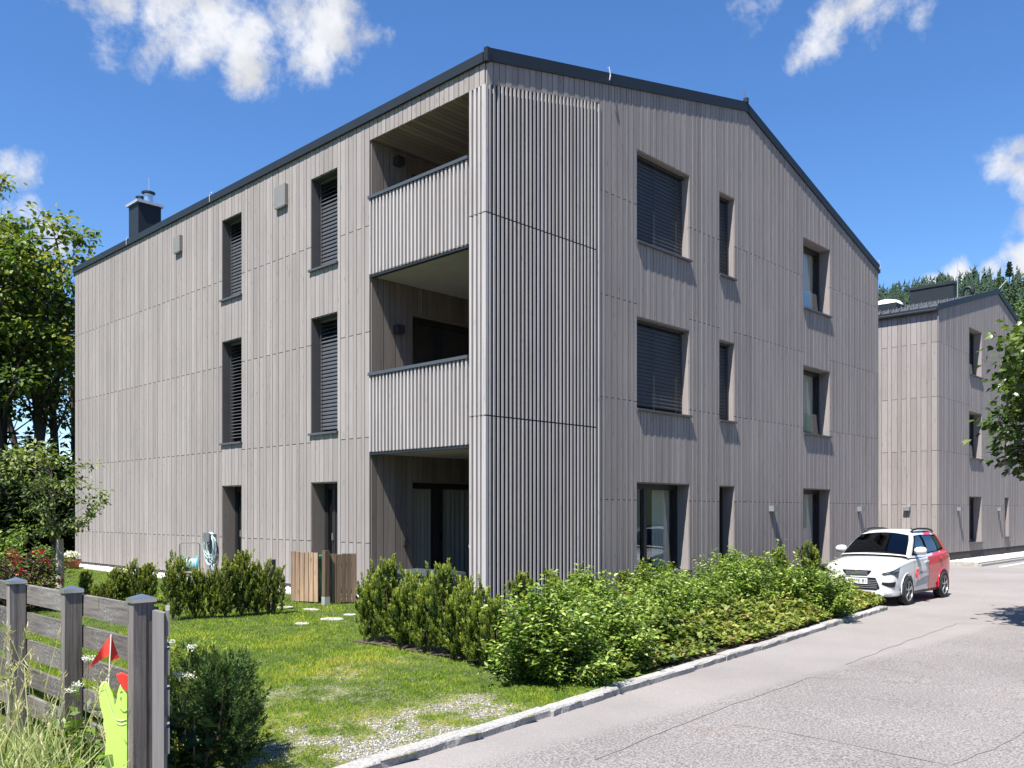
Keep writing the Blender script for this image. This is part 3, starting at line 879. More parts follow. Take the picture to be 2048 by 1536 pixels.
# ---- near house
def near_house():
    rg = random.Random(21)
    root = empty('apartment_building', (0, 0, 0))
    tag(root, 'large three-storey house clad in grey vertical boards, with corner loggias and dark verge', 'apartment building')
    FL = lambda u, d, z: Vector((d, u, z))            # long side: u runs along +Y
    FR = lambda u, d, z: Vector((u, d, z))            # gable front: u runs along +X
    W, L_, XR = 15.67, 17.33, 8.10
    ztL = lambda u: 8.60
    ztR = lambda x: 8.635 + (10.50 - 8.635) * x / XR if x < XR else 10.50 - (10.50 - 8.40) * (x - XR) / (W - XR)
    zb = lambda u: .105
    jl = (.985, 2.905, 4.81, 6.73); jr = (1.776, 3.645, 5.50, 7.38)
    A = (7.575, 8.443); B = (3.981, 4.875); LG = (.36, 2.985)
    Cw = (3.984, 5.80); Dw = (6.975, 7.60); Ew = (10.94, 12.46)
    lw = {A: [(0.02, 2.134), (3.08, 5.355), (6.29, 8.075)], B: [(0.02, 2.127), (3.08, 5.335), (6.275, 8.055)]}
    rw = {Cw: [(.36, 2.122), (3.52, 5.27), (6.70, 8.44)], Dw: [(.2, 2.118), (3.53, 5.255), (6.66, 8.43)], Ew: [(.2, 2.137), (3.508, 5.19), (6.622, 8.35)]}
    facade(root, FL, [(2.985, B[0], [], None), (B[0], B[1], lw[B], .145), (B[1], A[0], [], None), (A[0], A[1], lw[A], .145), (A[1], L_, [], None),
                      (0, 2.985, [(-1, 8.262)], .12)], zb, ztL, rg, jl)
    mb = MB()
    board_run(mb, FR, 0.0, 2.842, lambda x: 8.27 + .233 * x, lambda x: ztR(x) + .04, rg, even=.14)
    for (a, b, ops, ev) in ((2.842, Cw[0], [], None), (Cw[0], Cw[1], rw[Cw], .105), (Cw[1], Dw[0], [], None), (Dw[0], Dw[1], rw[Dw], .105),
                            (Dw[1], XR, [], None), (XR, Ew[0], [], None), (Ew[0], Ew[1], rw[Ew], .105), (Ew[1], W, [], None)):
        lo = zb
        for (p, q) in ops:
            if p > .3: board_run(mb, FR, a, b, lo, (lambda u, p=p: p - .004), rg, even=ev, skip_joint=True)
            lo = (lambda u, q=q: q + .002)
        board_run(mb, FR, a, b, lo, lambda x: ztR(x) + .04, rg, jr, skip_joint=ev is not None, even=ev, wmin=.07, wmax=.13)
    mb.build('cladding', M['clad'], root)
    # walls behind the boards
    wall_skin(root, FL, 2.985, L_, .0, ztL, [(k[0], k[1], z0, z1) for k in lw for (z0, z1) in lw[k]])
    wall_skin(root, FL, 0, 2.985, 8.27, ztL, [])
    wall_skin(root, FR, 2.842, W, .0, ztR, [(k[0], k[1], z0, z1) for k in rw for (z0, z1) in rw[k]])
    m = MB(); m.hexa([FR(.222, 0, 8.275), FR(2.842, 0, 8.9), FR(2.842, .22, 8.9), FR(.222, .22, 8.275), FR(.222, 0, ztR(.222)), FR(2.842, 0, ztR(2.842)), FR(2.842, .22, ztR(2.842)), FR(.222, .22, ztR(.222))])
    m.build('wall', M['membrane'], root)
    m = MB(); m.box(W - .22, W, .222, L_, 0, 8.4); m.box(.222, W - .222, L_ - .22, L_, 0, 8.4)
    m.prism([(0.3, L_ - .2, 8.4), (W - .3, L_ - .2, 8.4), (XR, L_ - .2, 10.45)], (0, .18, 0)); m.build('wall', M['clad'], root)
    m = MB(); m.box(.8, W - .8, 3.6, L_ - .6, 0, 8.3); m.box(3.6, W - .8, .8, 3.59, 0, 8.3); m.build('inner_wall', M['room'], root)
    m = MB(); m.box(-.012, -.002, 2.99, L_ - .002, -.06, .103); m.box(2.85, W, -.012, -.002, -.4, .103); m.box(W + .002, W + .012, 0, L_, -.4, .103); m.build('plinth', M['concrete'], root)
    # windows of the long side
    for k, key in ((0, B), (1, A)):
        for i, (z0, z1) in enumerate(lw[key]):
            if i == 0:
                window(root, FL, key[0], key[1], z0 + .05, z1, None, 'bay', mull=[.62], door=True, sill=False, rg=rg, dep=.28)
            else:
                window(root, FL, key[0], key[1], z0, z1, 'open' if (key == A and i == 1) else 'closed', 'jambmetal', curtain=False, rg=rg, dep=.31, bo=.20)
    for key, mull in ((Cw, [.36]), (Dw, None), (Ew, None)):
        for i, (z0, z1) in enumerate(rw[key]):
            bl = 'flat' if (i > 0 and key != Ew) else None
            window(root, FR, key[0], key[1], z0, z1, bl, 'clad', mull=(mull if i == 0 else None), curtain=(bl is None and key != Dw), sill=True, rg=rg,
                   low=(.55 if key == Ew and i > 0 else None))
    # ---- corner loggia
    zfar = [(0.0, 2.60, .12), (2.84, 5.80, 3.05), (6.03, 8.262, 6.23)]
    fb = MB(); FB = lambda u, d, z: Vector((u, 2.985 + d, z)); FE = lambda u, d, z: Vector((2.842 + d, u, z))
    for i, (z0, z1, fl) in enumerate(zfar):
        dt = fl + 2.02 if i else 2.13
        dt = [2.13, 5.30, 8.0][i]
        board_run(fb, FB, .0, .96, lambda u, z0=z0: z0, lambda u, z1=z1: z1 - .002, rg, even=.137)
        board_run(fb, FB, .96, 2.80, lambda u, dt=dt: dt, lambda u, z1=z1: z1 - .002, rg, even=.12)
        board_run(fb, FE, .06, 2.95, lambda u, z0=z0: z0, lambda u, z1=z1: z1 - .002, rg, even=.14)
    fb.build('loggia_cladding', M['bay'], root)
    wall_skin(root, FB, 0.0, 2.84, 0, lambda u: 8.3, [(.96, 2.80, zfar[i][2] if i else .1, [2.13, 5.30, 8.0][i]) for i in range(3)])
    wall_skin(root, FE, .06, 2.98, 0, lambda u: 8.3, [])
    for i in range(3):
        window(root, FB, .96, 2.80, zfar[i][2] if i else .12, [2.13, 5.30, 8.0][i], None, 'bay', mull=[.44], sill=False, door=True, dep=.12, curtain=(i == 0), rg=rg, drape=True)
    # loggia fittings
    for z in (4.92, 8.03):
        wl = MB(); wl.box(.50, .66, 2.985 - .17, 2.957, z - .07, z + .08); wl.box(.52, .64, 2.985 - .155, 2.965, z - .076, z - .069); wl.build('wall_lamp', M['lampdark'], root)
    wl = MB(); wl.box(.73, .82, 2.91, 2.957, .93, 1.03); wl.build('socket', M['lampdark'], root)
    wl = MB(); wl.box(2.55, 2.80, 1.3, 1.6, 7.5, 8.1); wl.build('junction_box', M['ventgrey'], root)
    # slabs
    for (z0, z1) in ((2.60, 2.84), (5.80, 6.03)):
        s_ = MB(); s_.box(.055, 2.82, .065, 2.955, z0, z1); sl = s_.build('balcony_floor', M['plaster'], root)
        e = MB(); e.box(-.034, .05, .37, 2.978, z0 - .022, z0 + .004); e.box(-.012, .05, .37, 2.978, z0 + .004, z0 + .032); e.build('edge_profile', M['metal'], sl)
    s_ = MB()
    k = .0
    while k < 2.9:
        s_.box(.0, 2.82, .07 + k, .07 + min(k + .118, 2.88), 8.262, 8.29, rg.random()); k += .128
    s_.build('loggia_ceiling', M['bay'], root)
    s_ = MB(); s_.box(.0, 2.82, .03, 2.955, -.05, .11); s_.build('loggia_paving', M['concrete'], root)
    # balustrades of upright battens
    for (z0, z1) in ((2.635, 4.0), (5.835, 7.185)):
        b_ = MB(); y = .405
        b_.box(.012, .04, .37, 2.975, z0, z1, .1)
        while y < 2.96:
            t_ = rg.random()
            b_.box(-.048, .0115, y - .021, y + .021, z0 + rg.uniform(-.004, .004), z1 - .002, t_); y += .0975
        ba = b_.build('balustrade', M['batten'], root)
        h = MB(); h.box(-.07, .06, .362, 2.982, z1 + .004, z1 + .058); h.build('handrail', M['rail'], ba)
    # batten screens at the corner
    sc = MB(); cuts = [(.02, 3.058), (3.08, 6.246), (6.268, None)]
    for y in (.315, .215, .115):
        for (z0, z1) in cuts:
            sc.box(-.036, .02, y - .026, y + .026, z0, (z1 or 8.258), rg.random())
    for (z0, z1) in cuts:
        sc.box(-.036, .02, -.036, .055, z0, (z1 or 8.258), .6)
    sc.box(.02, .05, .052, .362, .02, 8.258, .15)
    sc.build('batten_screen', M['batten'], root)
    sc = MB(); x = .0655
    while x < 2.80:
        for (z0, z1) in cuts:
            top = z1 or 8.262 + .233 * x
            sc.box(x - .019, x + .019, -.036, -.012, z0, top, rg.random())
        x += .0945
    sc.box(2.80, 2.84, -.04, .03, .02, 8.90, .6)
    sc.build('batten_screen', M['batten'], root)
    sc = MB(); sc.hexa([(.055, .034, .02), (2.84, .034, .02), (2.84, .058, .02), (.055, .058, .02), (.055, .034, 8.26), (2.84, .034, 8.26), (2.84, .058, 8.26), (.055, .058, 8.26)])
    sc.prism([(.055, .034, 8.26), (2.84, .034, 8.26), (2.84, .034, 8.92)], (0, .024, 0)); sc.build('screen_lining', M['membrane'], root)
    # roof
    r_ = roof(root, -.045, W + .06, -.056, L_ + .1, 8.60, XR, 10.50, 8.385)
    c = MB()
    c.box(-.05, .02, -.09, -.02, 8.6, 8.82); c.build('corner_cap', M['metal'], r_)
    for (p, z) in (((3.05, -.09), ztR(3.05)), ((15.6, -.09), ztR(15.6))):
        c = MB(); c.tube([(p[0], p[1], z + .05), (p[0] + .01, p[1] - .012, z + .14), (p[0] - .01, p[1], z + .28), (p[0] + .02, p[1] + .05, z + .3)], .012, 6); c.build('lightning_clip', M['zinc'], r_)
    for y in (8.9, 13.5):
        c = MB(); c.tube([(-.085, y, 8.6), (-.088, y, 8.75), (-.03, y, 8.83)], .012, 6); c.build('lightning_clip', M['zinc'], r_)
    c = MB(); c.lathe([(0.001, .0), (.06, .0), (.06, .1), (.03, .12), (.001, .12)], 12, (XR, -.03, 10.70)); c.tube([(XR, -.03, 10.8), (XR + .12, .1, 11.1)], .008, 5); c.build('ridge_cap', M['metal'], r_)
    # chimney
    cxx, cyy = .62, 14.0
    cw = .31
    ch = MB(); ch.box(cxx - cw, cxx + cw, cyy - cw, cyy + cw, 8.62, 9.88); chm = ch.build('chimney', M['metal'], root)
    cp = MB(); cp.box(cxx - cw - .06, cxx + cw + .06, cyy - cw - .06, cyy + cw + .06, 9.88, 9.95); cp.build('cover_plate', M['zinc'], chm)
    for (dx, dy, h, r0) in ((.06, -.08, .28, .12), (-.05, .17, .19, .085)):
        f_ = MB(); f_.lathe([(r0, 0), (r0, h), (r0 * 1.02, h)], 16, (cxx + dx, cyy + dy, 9.95)); f_.lathe([(r0 * .6, h + .0), (r0 * 1.5, h + .03), (r0 * 1.5, h + .06), (.01, h + .09)], 16, (cxx + dx, cyy + dy, 9.95), mi=1)
        f_.build('flue', [M['steel'], M['frame']], chm, smooth=False)
    f_ = MB(); f_.tube([(cxx + .2, cyy + .2, 9.95), (cxx + .2, cyy + .2, 10.8)], .01, 6); f_.build('lightning_rod', M['zinc'], chm)
    # vents and lamps
    for (y0, y1, z0, z1) in ((10.38, 10.72, 7.80, 8.18), (5.70, 6.11, 7.76, 8.19)):
        v = MB(); v.box(-.10, -.028, y0, y1, z0, z1); v.box(-.095, -.03, y0 + .03, y1 - .03, z0 - .02, z0); v.build('vent_cover', M['ventgrey'], root)
    wall_lamp(root, FR, 9.26, 1.63); wall_lamp(root, FR, 14.27, 1.63)
    return root
near_house()

# ---- far house: the same kind, built at its own place
def far_house():
    rg = random.Random(5)
    OX, OY = 22.11, .46
    root = empty('apartment_building', (OX, OY, 0))
    tag(root, 'smaller-looking grey timber house behind the parked car, with tiled roof and snow guards', 'apartment building')
    FL = lambda u, d, z: Vector((d, u, z)); FR = lambda u, d, z: Vector((u, d, z))
    W, L_, XR = 13.9, 15.0, 6.95
    zr, ze = 10.26, 8.45
    ztL = lambda u: 8.43
    ztR = lambda x: ze + (zr - ze) * x / XR if x < XR else zr - (zr - ze) * (x - XR) / (W - XR)
    zb = lambda u: .105
    jr = (1.80, 3.66, 5.52, 7.39); jl = (1.80, 3.66, 5.52, 7.39)
    Ew = (3.354, 4.86); Dw = (7.93, 8.50); Hw = (11.2, 12.7)
    rw = {Ew: [(.39, 2.125), (3.563, 5.293), (6.67, 8.41)], Dw: [(.52, 2.135), (3.564, 5.27), (6.67, 8.41)], Hw: [(.2, 2.13), (3.56, 5.28), (6.67, 8.4)]}
    mb = MB()
    board_run(mb, FL, 0, L_, zb, ztL, rg, jl, wmin=.12, wmax=.21)
    mb.build('cladding', M['clad'], root)
    mb = MB()
    for (a, b, ops, ev) in ((0, Ew[0], [], None), (Ew[0], Ew[1], rw[Ew], .12), (Ew[1], XR, [], None), (XR, Dw[0], [], None), (Dw[0], Dw[1], rw[Dw], .12), (Dw[1], Hw[0], [], None), (Hw[0], Hw[1], rw[Hw], .12), (Hw[1], W, [], None)):
        lo = zb
        for (p, q) in ops:
            board_run(mb, FR, a, b, lo, (lambda u, p=p: p - .004), rg, even=ev, skip_joint=True); lo = (lambda u, q=q: q + .002)
        board_run(mb, FR, a, b, lo, lambda x: ztR(x) + .03, rg, jr, skip_joint=ev is not None, even=ev)
    mb.build('cladding', M['clad'], root)
    wall_skin(root, FL, .0, L_, -.4, ztL, [])
    wall_skin(root, FR, .225, W, .0, ztR, [(k[0], k[1], z0, z1) for k in rw for (z0, z1) in rw[k]])
    m = MB(); m.box(-.012, W, -.012, -.002, -.45, .103); m.box(-.012, -.002, -.002, L_, -.45, .103); m.build('plinth', M['concrete'], root)
    m = MB(); m.box(W - .22, W, .23, L_, -.4, 8.4); m.box(.222, W - .222, L_ - .22, L_, -.4, 8.4); m.build('wall', M['clad'], root)
    m = MB(); m.box(.8, W - .8, .8, L_ - .6, 0, 8.3); m.build('inner_wall', M['room'], root)
    for key in (Ew, Dw, Hw):
        for i, (z0, z1) in enumerate(rw[key]):
            window(root, FR, key[0], key[1], z0, z1, None, 'clad', curtain=False, rg=rg, low=(.5 if key == Ew and i else None))
    r_ = roof(root, -.08, W + .08, -.07, L_ + .1, ze, XR, zr, ze, hood=.17)
    g = MB(); g.tube([(-.13, -.02, ze + .02), (-.13, L_, ze + .02)], .06, 8); g.build('gutter', M['metal'], r_)
    # snow guard hooks and rails on the slope towards the gap
    sg = MB()
    sl = (zr - ze) / XR
    for row, x in enumerate((.35, .8, 1.25, 1.7, 2.3, 3.0, 3.8, 4.7, 5.6)):
        y = .12 + (row % 2) * .16
        while y < L_ - .3:
            z = ze + sl * x + .13
            sg.bar((x, y, z), (x + .02, y, z + .085), .035, .02); sg.bar((x + .02, y, z + .085), (x + .14, y, z + .04), .03, .014)
            y += .33
    sg.build('snow_guard', M['sill'], r_)
    # metal roof box, antenna, pipe bend, skylight dome
    b = MB(); b.box(8.0, 8.35, 1.95, 3.75, 9.6, 11.25); bx = b.build('chimney', M['metal'], root)
    b = MB(); b.box(7.96, 8.39, 1.91, 3.79, 11.25, 11.36); b.build('cover_plate', M['frame'], bx)
    b = MB(); b.tube([(8.1, 1.82, 9.8), (8.1, 1.82, 12.3)], .014, 6); b.build('antenna', M['zinc'], root)
    b = MB(); p = [(7.3 + .0, 1.2 + .19 * math.cos(t), 10.6 + .22 * math.sin(t)) for t in [i * math.pi / 9 for i in range(10)]]
    b.tube([(7.3, 1.39, 10.1)] + p + [(7.3, 1.01, 10.5)], .075, 10); b.build('vent_pipe', M['metal'], root, smooth=True)
    b = MB(); b.box(4.4, 5.6, 3.0, 4.2, 9.3, 10.02); sk = b.build('skylight', M['metal'], root)
    b = MB(); b.lathe([(.62, 0), (.61, .08), (.5, .18), (.28, .25), (.001, .28)], 20, (5.0, 3.6, 10.02)); b.build('dome', M['white'], sk, smooth=True)
    b = MB(); b.tube([(XR, -.06, zr + .2), (XR + .35, -.25, zr + .6)], .01, 5); b.build('lightning_rod', M['zinc'], r_)
    wall_lamp(root, FR, 2.05, 1.65); wall_lamp(root, FR, 6.99, 1.65)
    FLo = FL
    wall_lamp(root, FL, 1.0, 1.655, w=.22)
    return root
far_house()

# ------------------------------------------------------------------ plants
def yew_mesh(name, seed, h, rx, shoots, mat, needles=70, nl=.036, nw=.0115, spread=.35, flare=.0):
    """upright evergreen: short dense bottle-brush shoots, set all over a few tall ragged columns"""
    g = np.random.default_rng(seed)
    cols = [(g.uniform(0, 6.28), rx * math.sqrt(g.uniform(0, .75)), h * g.uniform(.66, 1.0)) for _ in range(5)]
    cols[0] = (cols[0][0], rx * .15, h)
    Ps = []; Ds = []; Ts = []
    st = MB()
    for (a, r, hh) in cols:
        st.tube([(0, 0, 0), (math.cos(a) * r * .6, math.sin(a) * r * .6, hh * .3), (math.cos(a) * r, math.sin(a) * r, hh * .85)], [.014, .010, .004], 5)
    for k in range(shoots):
        a, r, hh = cols[g.integers(0, len(cols))]
        t = g.uniform(.02, 1) ** .8
        cr = rx * .42 * (1 - .6 * t ** 2.2) * (.75 + .5 * g.random())       # radius of the column here
        b = g.uniform(0, 6.28)
        out = np.array([math.cos(b), math.sin(b), 0])
        q = math.sqrt(g.uniform(.25, 1))
        base = np.array([math.cos(a) * r * (.55 + .45 * min(1, t * 2)), math.sin(a) * r * (.55 + .45 * min(1, t * 2)), hh * t * .93]) + out * cr * q
        ax = out * (.55 * (1 - t) + .12 + flare) + np.array([0, 0, 1.0]) + g.normal(0, .18, 3); ax /= np.linalg.norm(ax)
        L_ = g.uniform(.11, .21) * (h ** .5)
        n = int(needles * g.uniform(.7, 1.3))
        tt = g.uniform(0, 1, n) ** .8
        ang = g.uniform(0, 6.28, n)
        u = np.cross(ax, [0.3, .5, .2]); u /= np.linalg.norm(u); v = np.cross(ax, u)
        side = np.cos(ang)[:, None] * u + np.sin(ang)[:, None] * v
        P = base + ax * (tt * L_)[:, None] + side * .004
        D = ax * (.55 + .9 * tt)[:, None] + side * (1.05 - .55 * tt)[:, None] + g.normal(0, .12, (n, 3))
        Ps.append(P); Ds.append(D)
        young = g.random() < .7
        Ts.append(np.clip(g.normal(.38, .13) + g.normal(0, .08, n) + (tt - .32) * (.8 if young else .3) + .12 * t, 0, 1))
    P = np.concatenate(Ps); D = np.concatenate(Ds); T = np.concatenate(Ts)
    n = len(P)
    Mx = frames(D) * np.stack([np.full(n, nw), g.uniform(.75, 1.25, n) * nl, np.full(n, nl)], 1)[:, None, :]
    V, F = scatter(LEAF4, LEAF4F, Mx, P)
    V[:, 2] = np.maximum(V[:, 2], .005)
    return V, F, T, st

def bush_mesh(seed, rx, ry, h, n, leaf, clumps=60, T=LEAF6, TF=LEAF6F, droop=.35, width=.5, low=.12, top_tone=.0):
    """broad-leaved shrub: leafy twigs spread through a mounded volume with an uneven outline"""
    g = np.random.default_rng(seed)
    st = MB()
    Ps = []; Ds = []; Ts = []
    per = max(4, n // clumps)
    for k in range(clumps):
        a = g.uniform(0, 2 * np.pi); e = math.asin(min(1, g.uniform(.0, 1)))
        rr = g.uniform(.55, 1.06) * (1 + .14 * math.sin(a * 3 + seed) + .1 * math.sin(a * 5 + 2 * seed))
        c = np.array([math.cos(a) * math.cos(e) * rx * rr, math.sin(a) * math.cos(e) * ry * rr, h * (low + (1 - low) * math.sin(e) * rr)])
        base = np.array([c[0] * .15, c[1] * .15, 0])
        ax = c - base; ax = ax / np.linalg.norm(ax) + np.array([0, 0, .35])
        L_ = g.uniform(.22, .42) * h
        t = g.uniform(-.75, .45, per)
        ctr = c + t[:, None] * ax * L_
        ang = g.uniform(0, 2 * np.pi, per)
        side = np.stack([np.cos(ang), np.sin(ang), g.normal(0, .25, per)], 1)
        Ps.append(ctr + side * g.uniform(.01, .05, (per, 1)) * (h ** .5) + g.normal(0, .02, (per, 3)))
        Ds.append(side + ax * .35 + np.array([0, 0, -droop]) + g.normal(0, .25, (per, 3)))
        Ts.append(np.clip(g.normal(.42, .2, per) + top_tone * np.clip(t, 0, 1) + g.normal(0, .1), 0, 1))
        if k % 2 == 0:
            st.tube([tuple(base), tuple(base * .5 + c * .5 + g.normal(0, .02, 3)), tuple(c + ax * L_ * .35)], [.009, .007, .003], 4, cap=False)
    P = np.concatenate(Ps); D = np.concatenate(Ds); Tn = np.concatenate(Ts)
    m = len(P)
    up = np.tile(np.array([[0, 0, 1.0]]), (m, 1)) + g.normal(0, .45, (m, 3))
    sc = g.uniform(.65, 1.25, m) * leaf
    Mx = frames(D, up) * np.stack([sc * width, sc, sc], 1)[:, None, :]
    P[:, 2] = np.maximum(P[:, 2], .015)
    V, F = scatter(T, TF, Mx, P)
    return V, F, np.repeat(Tn, len(TF)), st

def plant(name, V, F, T, st, mat, label, cat, loc, group=None, rz=0, sc=1, leafname='foliage', stemmat='stem'):
    root = empty(name, loc, rz); tag(root, label, cat, group)
    np_mesh(leafname, V, F, T, M[mat], root)
    if st is not None and st.v: st.build('stem', M[stemmat], root, fix=False)
    root.scale = (sc, sc, sc)
    return root

def place(proto, label, loc, rz, sc, group=None):
    c = copy_tree(proto); c.location = loc; c.rotation_euler.z = rz
    c.scale = sc if isinstance(sc, tuple) else (sc, sc, sc)
    c['label'] = label
    if group: c['group'] = group
    return c

# -- yews: short row across the lawn (olive) and clipped row by the bed (green)
GL = 'small yews in the row across the back lawn'
GR = 'small yews in the row along the planting bed'
yo = [plant('yew_shrub', *yew_mesh('y', 100 + i, h, rx, sh, 'yewolive'), 'yewolive', 'x', 'shrub', (0, 0, -50), GL) for i, (h, rx, sh) in enumerate(((1.0, .25, 190), (.92, .26, 190), (.86, .23, 170)))]
yg = [plant('yew_shrub', *yew_mesh('y', 200 + i, h, rx, sh, 'yew'), 'yew', 'x', 'shrub', (0, 0, -50), GR) for i, (h, rx, sh) in enumerate(((.95, .26, 210), (.98, .25, 200), (.9, .28, 220)))]
LL = [(345, 1240, .93, 'tall olive yew at the left end of the dense row before the coiled hose'),
      (390, 1238, .74, 'second yew of the dense row, its top just below the turquoise hose reel'),
      (424, 1236, .78, 'low rounded yew in front of the hanging pale blue hose'),
      (450, 1234, .86, 'yew with a tip in front of the left glazed garden door'),
      (484, 1231, 1.0, 'tallest yew of the dense row, right of the left garden door'),
      (514, 1229, .88, 'bushy yew second from the grey wooden post'),
      (540, 1228, .80, 'ragged yew right beside the short grey wooden post')]
used = set()
def put(protos, i, label, loc, rz, sc, group):
    p = protos[i % len(protos)]
    if id(p) not in used:
        used.add(id(p)); p.location = loc; p.rotation_euler.z = rz; p.scale = sc if isinstance(sc, tuple) else (sc,) * 3; p['label'] = label; return p
    return place(p, label, loc, rz, sc, group)
for i, (px, py, s, lb) in enumerate(LL):
    g_ = ground(px, py); put(yo, i, lb, (g_.x, g_.y, lawn_z(g_.x, g_.y) - .01), i * 1.9, (s * .84, s * .84, s * 1.0), GL)
for i, (px, py, s, lb) in enumerate([(170, 1196, .5, 'tiny lone yew nearest the little fruit tree'), (192, 1216, .42, 'very low yew right above the second fence post'), (216, 1216, .45, 'low yew above the fence rail, left of the pointed one'),
                                     (234, 1212, .66, 'slim pointed yew between two lower ones behind the fence'), (252, 1210, .48, 'low round yew at the foot of the bigger yew before the pebble strip'),
                                     (272, 1206, .72, 'left half of the bigger twin yew before the pebble strip'), (296, 1207, .70, 'right half of the bigger twin yew before the pebble strip')]):
    g_ = ground(px, py); put(yo, i + 1, lb, (g_.x, g_.y, -.01), i * 2.3, (s * 1.0, s * 1.0, s), GL)
RL = [(748, 1283, 1.0, 'yew at the left end of the row by the bed, beside the pale pebbles'),
      (786, 1290, 1.06, 'tall yew second from the left end, in front of the loggia wall'),
      (822, 1298, .95, 'dense yew third from the left end, left of the grey storage box'),
      (858, 1305, 1.02, 'pointed yew covering the left side of the grey storage box'),
      (896, 1312, 1.05, 'tall yew in front of the middle of the grey storage box'),
      (932, 1320, .94, 'yew beside the white stone, right of the storage box'),
      (962, 1328, .96, 'yew before the corner of the batten screen'),
      (996, 1338, .78, 'lowest yew of the row, half under the big light green shrub')]
for i, (px, py, s, lb) in enumerate(RL):
    g_ = ground(px, py); put(yg, i, lb, (g_.x, g_.y, lawn_z(g_.x, g_.y) - .01), i * 2.1 + .4, (s * .88, s * .88, s * .93), GR)

# -- broad shrubs of the planting bed
GB = 'light green shrubs in the bed along the lane'
db = [plant('leafy_shrub', *bush_mesh(300 + i, rx, ry, h, n, .064, cl, top_tone=.5), 'dogwood', 'x', 'shrub', (0, 0, -50), GB)
      for i, (rx, ry, h, n, cl) in enumerate(((.62, .55, .98, 7200, 150), (.58, .58, .88, 6200, 130), (.66, .52, .8, 6400, 135)))]
BL = [(1115, 1352, .86, 'big bushy light green shrub nearest the lawn corner, beside the last yew'),
      (1225, 1322, .82, 'rounded light green shrub second from the lawn corner'),
      (1310, 1287, .76, 'light green shrub in front of the ground-floor terrace door'),
      (1180, 1275, .80, 'light green shrub close to the batten screen, behind the two front ones'),
      (1395, 1262, .80, 'light green shrub below the wall right of the terrace door'),
      (1460, 1243, .82, 'light green shrub in front of the narrow ground-floor window'),
      (1535, 1228, 0.84, 'light green shrub below the first wall lamp'),
      (1600, 1214, 0.98, 'tall light green shrub before the third ground-floor window'),
      (1692, 1215, 0.96, 'light green shrub whose twigs overlap the car bonnet'),
      (1520, 1205, 0.84, 'light green shrub against the facade behind the front row'),
      (1708, 1214, .55, 'small light green shrub at the bumper of the parked car'),
      (1380, 1222, .76, 'light green shrub close to the facade between door and narrow window')]
for i, (px, py, s, lb) in enumerate(BL):
    g_ = ground(px, py, -.02); g_.y += (.5 if px < 1630 else .55) if px > 1250 else .12
    g_.y = min(g_.y, -.75); put(db, i, lb, (g_.x, g_.y, lawn_z(g_.x, g_.y)), i * 1.3, (s * .6 + .45, s * .6 + .45, s), GB)
GY = 'dark yews against the gable front'
ys_ = [(1290, 1195, 0.7, 'dark yew directly before the glass of the terrace door'), (1232, 1195, .50, 'low dark yew against the facade left of the terrace door'), (1335, 1190, .62, 'dark yew at the right edge of the terrace door'),
       (1505, 1168, .68, 'pointed dark yew between narrow window and first wall lamp'), (1560, 1165, 0.74, 'dark yew under the shadow of the first wall lamp'), (1615, 1162, 0.92, 'tallest dark yew, in front of the third ground-floor window'),
       (1445, 1172, .58, 'dark yew before the narrow ground-floor window'), (1040, 1240, .68, 'dark yew at the foot of the batten screen near its corner'), (1100, 1225, 0.7, 'dark yew at the middle of the batten screen'), (1160, 1213, .68, 'dark yew at the right end of the batten screen')]
for i, (px, py, s, lb) in enumerate(ys_):
    g_ = ground(px, py, 0)
    g_.y = min(g_.y, -.42)
    place(yg[i % 3], lb, (g_.x, g_.y, -.02), i * 1.7, (s * .5 + .45, s * .5 + .45, s), GY)

# -- low ground cover and herbs between shrubs and kerb: nobody could count it
def ground_cover():
    g = np.random.default_rng(5)
    P = []; n = 0
    while n < 21000:
        x = g.uniform(-2.6, 7.6); k = kerb_y(x)
        y = k + .16 + abs(g.normal(0, .55)) if g.random() < .8 else k + g.uniform(.16, 2.6)
        if y > -.1 or (x > 7.2 and y > -2.1) : continue
        dens = .5 + fbm(x, y, 1.6, 12)
        if x < -1.6: dens *= .25 + .75 * max(0, (x + 2.6))
        if g.random() > dens + .25: continue
        dk = y - k - .13
        hmax = min(.36, .07 + .42 * dk) * (.65 + .6 * max(0, .5 + fbm(x, y, 3, 13)))
        P.append((x, y, lawn_z(x, y) + .02 + hmax * math.sqrt(g.random()))); n += 1
    P = np.array(P); m = len(P)
    D = g.normal(0, 1, (m, 3)); D[:, 2] = np.abs(D[:, 2]) * .3
    up = np.tile([[0, 0, 1.0]], (m, 1)) + g.normal(0, .4, (m, 3))
    s = g.uniform(.035, .075, m)
    V, F = scatter(LOBED, LOBEDF, frames(D, up) * s[:, None, None], P)
    patch = np.array([.5 + .8 * fbm(p[0], p[1], 1.2, 21) for p in P])
    t = np.clip(g.normal(.42, .18, m) + (patch - .5) * .5, 0, 1)
    t = np.where(g.random(m) < .05, .97, t)
    tag(np_mesh('ground_cover', V, F, np.repeat(t, 4), M['cover']), kind='stuff', label='low spreading ground cover with yellow-green and reddish leaves along the kerb')
ground_cover()

def blades(name, P, h, w, tone, mat, label, T=BLADE, TF=BLADEF, lean=.35, g=None):
    m = len(P)
    D = g.normal(0, lean, (m, 3)); D[:, 2] = 1
    ups = g.normal(0, 1, (m, 3)); ups[:, 2] = 0
    Mx = frames(D, ups) * np.stack([w, h, h], 1)[:, None, :]
    V, F = scatter(T, TF, Mx, P)
    tag(np_mesh(name, V, F, np.repeat(tone, len(TF)), mat), kind='stuff', label=label)

